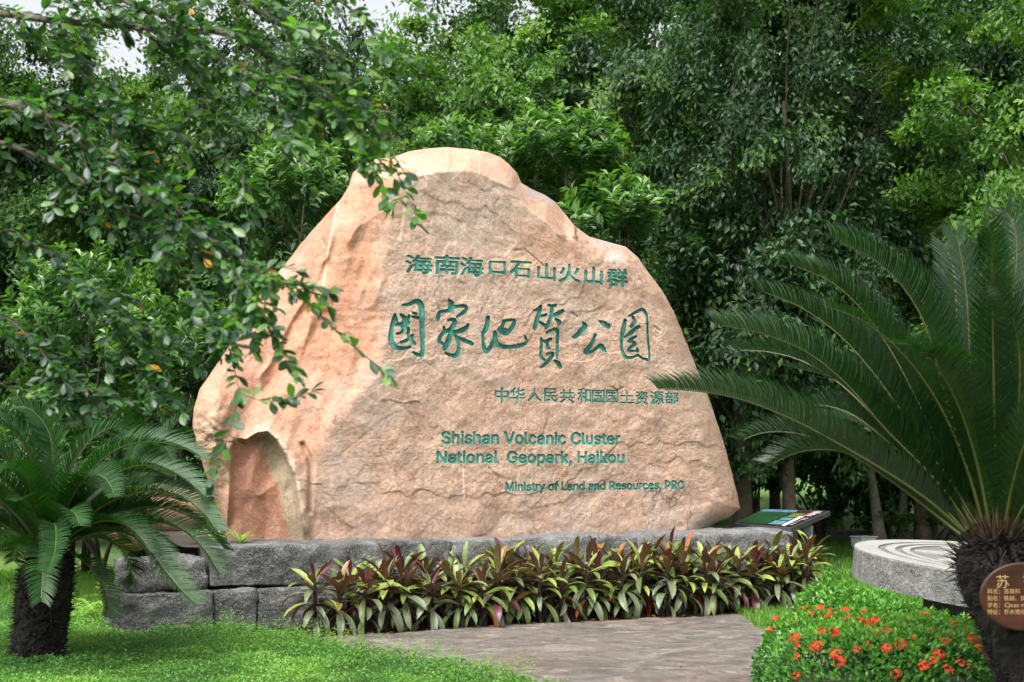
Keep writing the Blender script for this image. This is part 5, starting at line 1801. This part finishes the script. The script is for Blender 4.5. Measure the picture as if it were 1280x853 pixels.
# ------------------------------------------------------------------ stone disc
def stone_disc():
    Yc = 11.6
    c = at(1385, 712, Yc)
    root = empty('stone_disc', (c[0], c[1], 0))
    tag(root, 'large round granite disc with an emblem carved in its flat top, behind the flowering bush', 'stone disc')
    Rr = 306 * Yc / F_PX; H = .265
    rot = Matrix.Rotation(R(4.4), 3, 'Y') @ Matrix.Rotation(R(1.6), 3, 'X')
    Mx = np.array(rot)
    n = 160
    r = np.random.default_rng(3)
    V = []
    prof = [(0, -H), (Rr * .985, -H), (Rr, -H + .02), (Rr, -.012), (Rr - .012, 0)]
    rings = []
    zs = np.linspace(-H + .01, -.014, 12)
    an = np.arange(n) / n * 2 * math.pi
    P = []
    for z in zs:
        rr = Rr + .008 * fbm(an * Rr * 7, np.full(n, z * 14), 3, 12) - .004
        P.append(np.c_[rr * np.cos(an), rr * np.sin(an), np.full(n, z)])
    P.append(np.c_[(Rr - .012) * np.cos(an), (Rr - .012) * np.sin(an), np.full(n, -.001)])
    top_start = len(P)
    V = np.vstack(P)
    F = [(j * n + i, j * n + (i + 1) % n, (j + 1) * n + (i + 1) % n, (j + 1) * n + i) for j in range(len(P) - 1) for i in range(n)]
    F.append(tuple(range(n - 1, -1, -1)))
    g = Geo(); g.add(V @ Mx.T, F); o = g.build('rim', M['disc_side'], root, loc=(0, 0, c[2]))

    def ring(r0, r1, z, mat, name, h=.0):
        m = 160; a = np.arange(m) / m * 2 * math.pi
        A = np.c_[r0 * np.cos(a), r0 * np.sin(a), np.full(m, z)]; B = np.c_[r1 * np.cos(a), r1 * np.sin(a), np.full(m, z)]
        A2 = A - [0, 0, .02]; B2 = B - [0, 0, .02]
        Vv = np.vstack([A, B, A2, B2]); f = []
        for i in range(m):
            j = (i + 1) % m
            f.append((i, m + i, m + j, j)); f.append((i, j, 2 * m + j, 2 * m + i)); f.append((m + i, 3 * m + i, 3 * m + j, m + j))
        q = Geo(); q.add(Vv @ Mx.T, f); return q.build(name, mat, root, loc=(0, 0, c[2]))
    # low plane of the carved top, with raised bands
    g = Geo(); a = an
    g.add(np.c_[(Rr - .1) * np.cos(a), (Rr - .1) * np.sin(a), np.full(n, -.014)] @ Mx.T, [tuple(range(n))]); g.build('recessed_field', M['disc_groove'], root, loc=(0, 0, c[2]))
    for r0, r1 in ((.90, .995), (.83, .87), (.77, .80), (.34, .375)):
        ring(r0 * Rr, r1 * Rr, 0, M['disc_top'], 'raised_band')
    # raised leaf-shaped rays between the rings
    def ray_shape(an0, r0, r1, wd):
        Vv = []
        k = 9
        for s in (1, -1):
            for i in range(k):
                t = i / (k - 1); rr = r0 + (r1 - r0) * t; w_ = wd * math.sin(math.pi * (.08 + .84 * t)) * s
                Vv.append([rr, w_])
            if s == 1: pass
        pts = Vv[:k] + Vv[k:][::-1]
        ca, sa = math.cos(an0), math.sin(an0)
        top = [[x * ca - y * sa, x * sa + y * ca, -.001] for x, y in pts]
        lo = [[x, y, -.02] for x, y, _ in top]
        m = len(pts)
        q = Geo(); q.add(np.array(top + lo) @ Mx.T, [tuple(range(m))[::-1]] + [(i, (i + 1) % m, m + (i + 1) % m, m + i) for i in range(m)])
        return q.build('raised_ray', M['disc_top'], root, loc=(0, 0, c[2]))
    for i in range(12): ray_shape(i * math.pi / 6 + .2, .40 * Rr, .75 * Rr, .10 * Rr)
    for i in range(6): ray_shape(i * math.pi / 3, .04 * Rr, .32 * Rr, .07 * Rr)
    # supporting plinth
    g = Geo(); m = 60; a = np.arange(m) / m * 2 * math.pi; pr = Rr * .72
    A = np.c_[pr * np.cos(a), pr * np.sin(a), np.zeros(m)]; B = A + [0, 0, c[2] - H * .7]
    g.add(np.vstack([A, B]), [(i, (i + 1) % m, m + (i + 1) % m, m + i) for i in range(m)] + [tuple(range(m, 2 * m))])
    g.build('plinth', M['wall'], root)


stone_disc()


def low_plants_under_disc():
    r = np.random.default_rng(46)
    k = 0
    spots = [(1052, 740, 11.0, 'left of the stone disc'), (1085, 748, 10.5, 'under the left rim of the stone disc'), (1120, 758, 10.3, 'before the rim of the disc, second from the left'), (1160, 772, 10.1, 'before the middle of the disc rim'),
             (1205, 782, 9.9, 'before the disc rim beside the right cycad'), (1030, 728, 11.8, 'between the bed and the stone disc')]
    for px, py, Y, wl in spots:
        p = at_z(px, py + 30, 0); x = (px - 640) / F_PX * Y
        top = at(px, py - 6, Y)[2]
        n = 3000
        d = unit(r, n); d[:, 2] = np.abs(d[:, 2])
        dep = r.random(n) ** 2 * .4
        P = d * (1 - dep)[:, None] * [.30, .26, max(top, .18)] * (1 + .25 * fbm(d[:, 0] * 4, d[:, 1] * 4, 2, k))[:, None]
        l = r.uniform(.03, .055, n)
        root = empty('low_bush', (x, Y, 0))
        link('foliage', leaf_cards('foliage', P, norm(d * .6 + unit(r, n) + [0, 0, .3]), norm(d + unit(r, n) * .6 + [0, 0, .5]), l, l * .5, np.clip(.6 - dep + r.normal(0, .12, n), 0, 1), M['ixora_leaf']), root)  # leaf tone darkens with depth below the bush surface
        tag(root, 'small bright green bush ' + wl, 'bush', 'small green bushes by the stone disc'); k += 1


low_plants_under_disc()


# ------------------------------------------------------------------ information board
def info_board():
    fl, fr_ = at(917, 655, 15.2), at(989, 660.5, 14.9)
    br, bl = at(1038, 639, 16.3), at(955, 636.5, 16.6)
    root = empty('information_board', ((fl[0] + br[0]) / 2, 15.8, 0))
    tag(root, 'tilted information board with printed pictures, on grey posts right of the boulder', 'sign')
    off = np.array(root.location)
    Q = lambda s, t: (fl * (1 - s) + fr_ * s) * (1 - t) + (bl * (1 - s) + br * s) * t
    nn = norm(np.cross(fr_ - fl, bl - fl))
    grey = plain('dark_grey_metal', (.075, .08, .085), .45, .4, nz=12)
    g = Geo()
    top = [Q(0, 0), Q(1, 0), Q(1, 1), Q(0, 1)]; lo = [p - nn * .055 for p in top]
    g.add(np.array(top + lo) - off, [(0, 1, 2, 3), (7, 6, 5, 4), (0, 4, 5, 1), (1, 5, 6, 2), (2, 6, 7, 3), (3, 7, 4, 0)])
    g.build('frame', grey, root)

    def sheet(s0, s1, t0, t1, mat, lift, name='picture', skew=0.0):
        g = Geo(); k = 6
        V = []
        for t in (t0, t1):
            for s in np.linspace(s0, s1, k): V.append(Q(s + skew * (t - t0), t) + nn * lift)
        g.add(np.array(V) - off, [(i, i + 1, k + i + 1, k + i) for i in range(k - 1)])
        return g.build(name, mat, root)

    def pic(nm, cols, sc=5, dist=1.5):
        m, t, b = new_mat(nm)
        n = noise(t, sc * 1.6, 6, .7, objvec(t), dist)
        r = ramp(t, [(.3 + .4 * i / (len(cols) - 1), c) for i, c in enumerate(cols)], n.outputs[0])
        t.links.new(r.outputs[0], b.inputs['Base Color']); b.inputs['Roughness'].default_value = .25
        return m
    sheet(.03, .97, .04, .96, plain('maroon_print', (.045, .012, .020), .25), .004)
    sheet(.03, .52, .06, .80, pic('forest_picture', [(.006, .03, .014), (.012, .055, .022), (.04, .11, .03)], 7), .008)
    sheet(.03, .56, .80, .94, pic('sky_picture', [(.03, .11, .18), (.07, .19, .28), (.2, .3, .36)], 5), .008)
    sheet(.54, .76, .10, .30, pic('lake_picture', [(.01, .08, .06), (.08, .24, .28), (.28, .42, .45)], 9), .008)
    sheet(.56, .74, .34, .48, pic('bank_picture', [(.02, .10, .03), (.05, .22, .22), (.2, .5, .55)], 12), .008)
    sheet(.58, .76, .52, .76, pic('crater_picture', [(.05, .10, .02), (.14, .20, .03), (.03, .07, .02)], 12), .008)
    white = plain('white_print', (.75, .76, .76), .35)
    sheet(.79, .85, .06, .60, white, .009, skew=-.05)
    r = np.random.default_rng(9)
    for i in range(9):
        s = .80 + .02 * (i % 3); t = .62 + .035 * i
        sheet(s, s + r.uniform(.06, .13), t, t + .014, white, .012, 'text_line')
    for i in range(6):
        t = .12 + i * .07
        sheet(.885, .885 + r.uniform(.04, .075), t, t + .016, white, .012, 'text_line')
    for s, t in ((.88, .55), (.25, .6)):
        p = Q(s, t) - nn * .055
        g = Geo(); g.box([p[0] - off[0], p[1] - off[1], p[2] / 2 - .01], (.13, .16, p[2] - .03), bev=.012); g.build('post', plain('grey_concrete', (.16, .165, .165), .8, nz=9), root)


info_board()


def fallen_leaves():
    r = np.random.default_rng(12)
    n = 70
    x = r.uniform(-1.4, 2.3, n); y = r.uniform(9.2, 12.6, n)
    y = np.minimum(y, np.interp(x, [-1.39, 2.6], [11.6, 13.4]) - r.random(n) * .5)
    P = np.c_[x, y, np.full(n, .045)]
    me = leaf_cards('fallen_leaves', P, unit(r, n) * [1, 1, .1], unit(r, n) * .25 + [0, 0, 1], r.uniform(.02, .05, n), r.uniform(.012, .022, n), r.random(n), PM[1])
    tag(link('fallen_leaves', me), 'scattered small fallen leaves on the brown stone path', None, None, 'stuff')


fallen_leaves()


def flood_box():
    Y = 20.5
    x = (1076 - 640) / F_PX * Y
    root = empty('light_box', (x, Y, 0), R(28))
    tag(root, 'small pale grey box standing on the lawn left of the stone disc', 'box')
    z = at(1076, 678, Y)[2]
    g = Geo(); g.box((0, 0, z), (.30, .24, .15), bev=.012); g.build('housing', plain('pale_grey_metal', (.50, .52, .53), .5, nz=6), root)
    g = Geo(); g.box((0, 0, (z - .075) / 2), (.16, .13, z - .08), bev=.01); g.build('foot', plain('black_metal', (.02, .02, .02), .5), root)
    g = Geo(); g.box((0, 0, z + .083), (.33, .27, .014), bev=.004); g.build('lid', plain('light_grey_lid', (.56, .57, .58), .45), root)


flood_box()


def kerb():
    root = empty('kerb', (6.4, 24.6, 0))
    tag(root, 'low brown kerb crossing the shaded lawn behind the information board', 'kerb')
    for i in range(12):
        g = Geo(); g.box((-5.6 + i * 1.0, .02 * math.sin(i * 2), .08), (.985, .2, .17), bev=.02)
        g.build('kerbstone', M['pale_bark'] if False else M['wall_top'], root)


kerb()


# ------------------------------------------------------------------ overhanging tree, upper left
def overhanging_tree():
    r = np.random.default_rng(64)
    TXY = np.array([-3.1, 6.1, 0.0])
    root = empty('overhanging_tree', TXY)
    tag(root, 'small-leaved tree whose twigs with glossy oval leaves hang in from the upper left', 'tree')
    # main limbs: traced courses (photo px, distance)
    limbs = [
        # start near trunk .. tip,          (Y start, Y end), base radius
        ([(-330, 60), (-150, 95), (0, 128), (75, 155), (120, 195), (185, 250), (228, 290), (262, 330)], 6.2, 5.5, .018),
        ([(120, 195), (190, 235), (250, 290), (300, 325), (345, 347), (395, 390), (440, 432), (486, 468)], 5.8, 5.2, .008),
        ([(200, 290), (222, 330), (250, 370), (275, 408), (290, 450), (300, 492)], 5.6, 5.2, .006),
        ([(300, 492), (292, 520), (284, 548), (270, 578), (262, 600)], 5.2, 5.1, .003),
        ([(300, 492), (322, 500), (345, 502), (372, 497), (388, 490)], 5.2, 5.15, .003),
        ([(-330, 20), (-120, 5), (60, 25), (180, 35), (290, 45), (360, 95), (405, 140), (440, 185)], 6.3, 5.6, .014),
        ([(360, 95), (400, 110), (440, 150), (462, 195), (478, 232), (482, 252)], 5.7, 5.4, .005),
        ([(200, -40), (300, 0), (380, 50), (430, 100), (465, 150), (492, 195), (508, 220)], 5.8, 5.4, .008),
        ([(465, 150), (485, 190), (500, 225), (512, 250), (520, 272)], 5.45, 5.35, .003),
        ([(380, -30), (430, 5), (465, 38), (490, 62), (518, 78)], 5.7, 5.4, .005),
        ([(440, -40), (490, -15), (520, 5), (538, 18)], 5.2, 5.0, .004),
        ([(90, -20), (150, 0), (210, 25), (270, 70), (330, 130), (352, 175)], 5.9, 5.6, .008),
        ([(-60, 175), (20, 185), (100, 225), (150, 262), (215, 285), (262, 295), (310, 335)], 6.0, 5.7, .009),
        ([(0, 128), (40, 125), (90, 135), (150, 150), (215, 165), (260, 190)], 6.1, 5.8, .006),
        ([(-80, 300), (0, 290), (60, 320), (110, 365), (150, 400), (190, 420), (230, 440)], 6.2, 5.9, .008),
        ([(-60, 470), (0, 480), (50, 492), (95, 492), (130, 480)], 6.2, 6.1, .005),
        ([(110, 365), (135, 410), (165, 450), (190, 478), (214, 500)], 6.0, 5.9, .004),
        ([(-60, 380), (10, 400), (50, 440), (75, 475), (90, 510)], 6.3, 6.1, .005),
        ([(250, 290), (290, 345), (320, 390), (345, 420), (362, 450)], 5.5, 5.3, .004),
        ([(285, 330), (310, 360), (330, 400), (352, 440), (372, 470)], 5.35, 5.15, .004),
        ([(300, 325), (330, 345), (362, 356), (392, 358), (410, 365)], 5.3, 5.15, .003),
        ([(180, 35), (230, 90), (265, 150), (300, 205), (320, 260)], 6.0, 5.8, .006),
        ([(60, 25), (90, 80), (150, 130), (180, 190), (190, 240)], 6.2, 6.0, .006),
    ]
    g = Geo()
    tr = spline([(0, 0, 0), (.05, .02, .9), (-.03, 0, 1.9), (.08, -.05, 2.9), (.2, -.1, 3.9), (.35, 0, 4.9)], 16)
    g.tube(tr, np.linspace(.14, .05, 16), 10)
    wpaths = []
    for pix, Ya, Yb, r0 in limbs:
        n = len(pix)
        W = np.array([at(p[0], p[1], Ya + (Yb - Ya) * i / (n - 1)) for i, p in enumerate(pix)]) - TXY
        if pix[0][0] < -200 or pix[0][1] < -15 or pix[0][0] <= -60:   # joins the trunk outside the frame
            above = pix[0][1] < -15
            z0 = 4.85 if above else np.clip(W[0][2] * .82, 1.8, 4.2)
            s = np.array([np.interp(z0, tr[:, 2], tr[:, j]) for j in range(3)])
            m_ = at(pix[0][0] - 150, -210, Ya + .05) - TXY if above else s * .55 + W[0] * .45 + [0, 0, .08]
            W = np.vstack([s, m_, W])
            W_t = spline(W, 40)
            g.tube(W_t, np.linspace(max(r0 * 1.8, .011), r0 * .3, 40), 6)
        else:
            W_t = spline(W, 26)
            g.tube(W_t, np.linspace(r0, r0 * .3, 26), 5)
        wpaths.append((W_t, r0))
    # leafed side twigs
    PL, DL, NL, OKO = [], [], [], []

    def leaves_on(path, dens=.030, start=.1, size=1.0):
        seg = np.r_[0, np.cumsum(np.linalg.norm(np.diff(path, axis=0), axis=1))]
        s = seg[-1] * start; k = 0
        while s < seg[-1]:
            c = np.array([np.interp(s, seg, path[:, j]) for j in range(3)])
            c2 = np.array([np.interp(min(s + .02, seg[-1]), seg, path[:, j]) for j in range(3)])
            T = norm(c2 - c + 1e-6)
            sd = norm(np.cross(T, [0, 0, 1.0]) + 1e-6)
            for q in range(2 if r.random() < .35 else 1):
                sgn = 1 if (k + q) % 2 else -1
                D = norm(T * .75 + sd * sgn * .8 + r.normal(size=3) * .38 + np.array([0, 0, .12]))
                PL.append(c); DL.append(D); NL.append(norm(np.array([0, -.25, 1.0]) + r.normal(size=3) * .50)); OKO.append(size)
            s += dens * r.uniform(.6, 1.4); k += 1
        c = path[-1]
        for q in range(3):
            PL.append(c); DL.append(norm(T + r.normal(size=3) * .35)); NL.append(norm(np.array([0, -.3, 1.0]) + r.normal(size=3) * .4)); OKO.append(size)

    hang = np.array([.35, -.05, -.75])
    for idx, (Wp, r0) in enumerate(wpaths):
        vis = [i for i in range(len(Wp)) if -90 < proj(Wp[i] + TXY)[0] < 700 and proj(Wp[i] + TXY)[1] > -60]
        if not vis: continue
        sub = Wp[vis]
        leaves_on(sub, .034 if r0 > .01 else .026, .25 if r0 > .01 else .05)
        L = np.linalg.norm(np.diff(sub, axis=0), axis=1).sum()
        end_twig = idx in (1, 2, 3, 4, 6, 8, 9, 10, 19, 20)
        ntw = int(L * (13 if end_twig else 20))
        for k in range(ntw):
            t = r.random() ** .8 * (.9 if not end_twig else .8)
            i = int(t * (len(sub) - 1)); c = sub[i]; T = norm(sub[min(i + 1, len(sub) - 1)] - sub[max(i - 1, 0)])
            ln = r.uniform(.10, .26) * (.6 if end_twig else 1.25)
            d0 = norm(T * .8 + r.normal(size=3) * [.55, .8, .5] + [0.1, 0, .05])
            q = [c]
            for m in range(5):
                q.append(q[-1] + norm(d0 * (1 - m * .13) + hang * (m * .16)) * ln / 5)
            q = np.array(q)
            ex, ey = proj(q[-1] + TXY)
            # stay clear of the boulder's inscription
            if ex > 495 or (ex > 330 and ey > 240 and not end_twig) or (ex > 420 and ey > 190 and not end_twig) or (ey > 520): continue
            g.tube(spline(q, 7), np.linspace(.0028, .0012, 7), 4, cap=False)
            leaves_on(spline(q, 12), .028, .12)
    g.build('branches', M['twig'], root, smooth=True)
    PL, DL, NL, SZ = map(np.array, (PL, DL, NL, OKO))
    n = len(PL)
    sx, sy = proj(PL + TXY)
    # leaf shape: obovate, 10 triangles
    def oval(mat, nm):
        ts = [0, .16, .42, .68, .88, 1]; ws = [.03, .42, .86, 1.0, .62, .04]
        V, rn = [], []
        for t, w_ in zip(ts, ws):
            z = -.10 * t * t
            V += [[t, -w_ * .25, z + w_ * .07], [t, 0, z], [t, w_ * .25, z + w_ * .07]]
        F = []
        for i in range(5):
            a = i * 3
            F += [(a, a + 1, a + 4, a + 3)[::-1], (a + 1, a + 2, a + 5, a + 4)[::-1]]
        return np.array(V), np.array(F)
    LVv, LF = oval(None, '')
    sizes = r.uniform(.044, .074, n) * SZ
    rnd = np.clip(r.normal(.38, .30, n) + .28 * (SZ > 2), 0, 1)
    tipness = np.clip((sx - 250) / 250, 0, 1) * .3
    rnd = np.clip(rnd + tipness * (sx > 200), 0, 1)
    D = norm(DL); S = norm(np.cross(NL, D)); U = np.cross(D, S)
    # the 300 leaves that hang freely before the boulder and the sky, as parts
    score = (sx > 235) * (sy > 170) * 1000 + sy * .5 + sx
    score = np.where((sx < -10) | (sy < -5) | (sx > 560), -1e5, score)
    order = np.argsort(-score)
    parts, rest = order[:300], order[300:]
    mats = [None] * 5
    tone_me = []
    for q in range(5):
        me = mk_mesh('leaf', LVv, LF, M['branch_leaf'], attrs={'rnd': np.full(len(LVv), .1 + q * .2)}, smooth=True)
        tone_me.append(me)
    yme = mk_mesh('leaf', LVv, LF, M['yellow_leaf'], attrs={'rnd': np.full(len(LVv), .5)}, smooth=True)
    for i in parts:
        yl = r.random() < .015
        o = bpy.data.objects.new('leaf', yme if yl else tone_me[min(int(rnd[i] * 5), 4)])
        mtx = Matrix(((D[i][0], S[i][0], U[i][0]), (D[i][1], S[i][1], U[i][1]), (D[i][2], S[i][2], U[i][2])))
        COL.objects.link(o); o.parent = root
        o.location = tuple(PL[i]); o.rotation_euler = mtx.to_euler(); o.scale = (sizes[i],) * 3
        if yl: o['label'] = 'orange-yellow withered leaf'
    m = len(rest)
    Vr = PL[rest][:, None] + (D[rest][:, None] * LVv[None, :, 0:1] + S[rest][:, None] * LVv[None, :, 1:2] + U[rest][:, None] * LVv[None, :, 2:3]) * sizes[rest][:, None, None]
    Fr = (np.arange(m) * len(LVv))[:, None, None] + LF[None]
    mi = np.repeat((r.random(m) < .005).astype(int), len(LF))
    o = link('foliage', mk_mesh('foliage', Vr.reshape(-1, 3), Fr.reshape(-1, 4), [M['branch_leaf'], M['yellow_leaf']], attrs={'rnd': np.repeat(rnd[rest], len(LVv))}, mat_idx=mi, smooth=True), root)
    o['kind'] = 'stuff'
    print('branch leaves', n)


overhanging_tree()
tot = sum(len(o.data.polygons) for o in scene.objects if o.type == 'MESH')
print('faces incl. copies', tot, 'unique', sum(len(m_.polygons) for m_ in bpy.data.meshes))
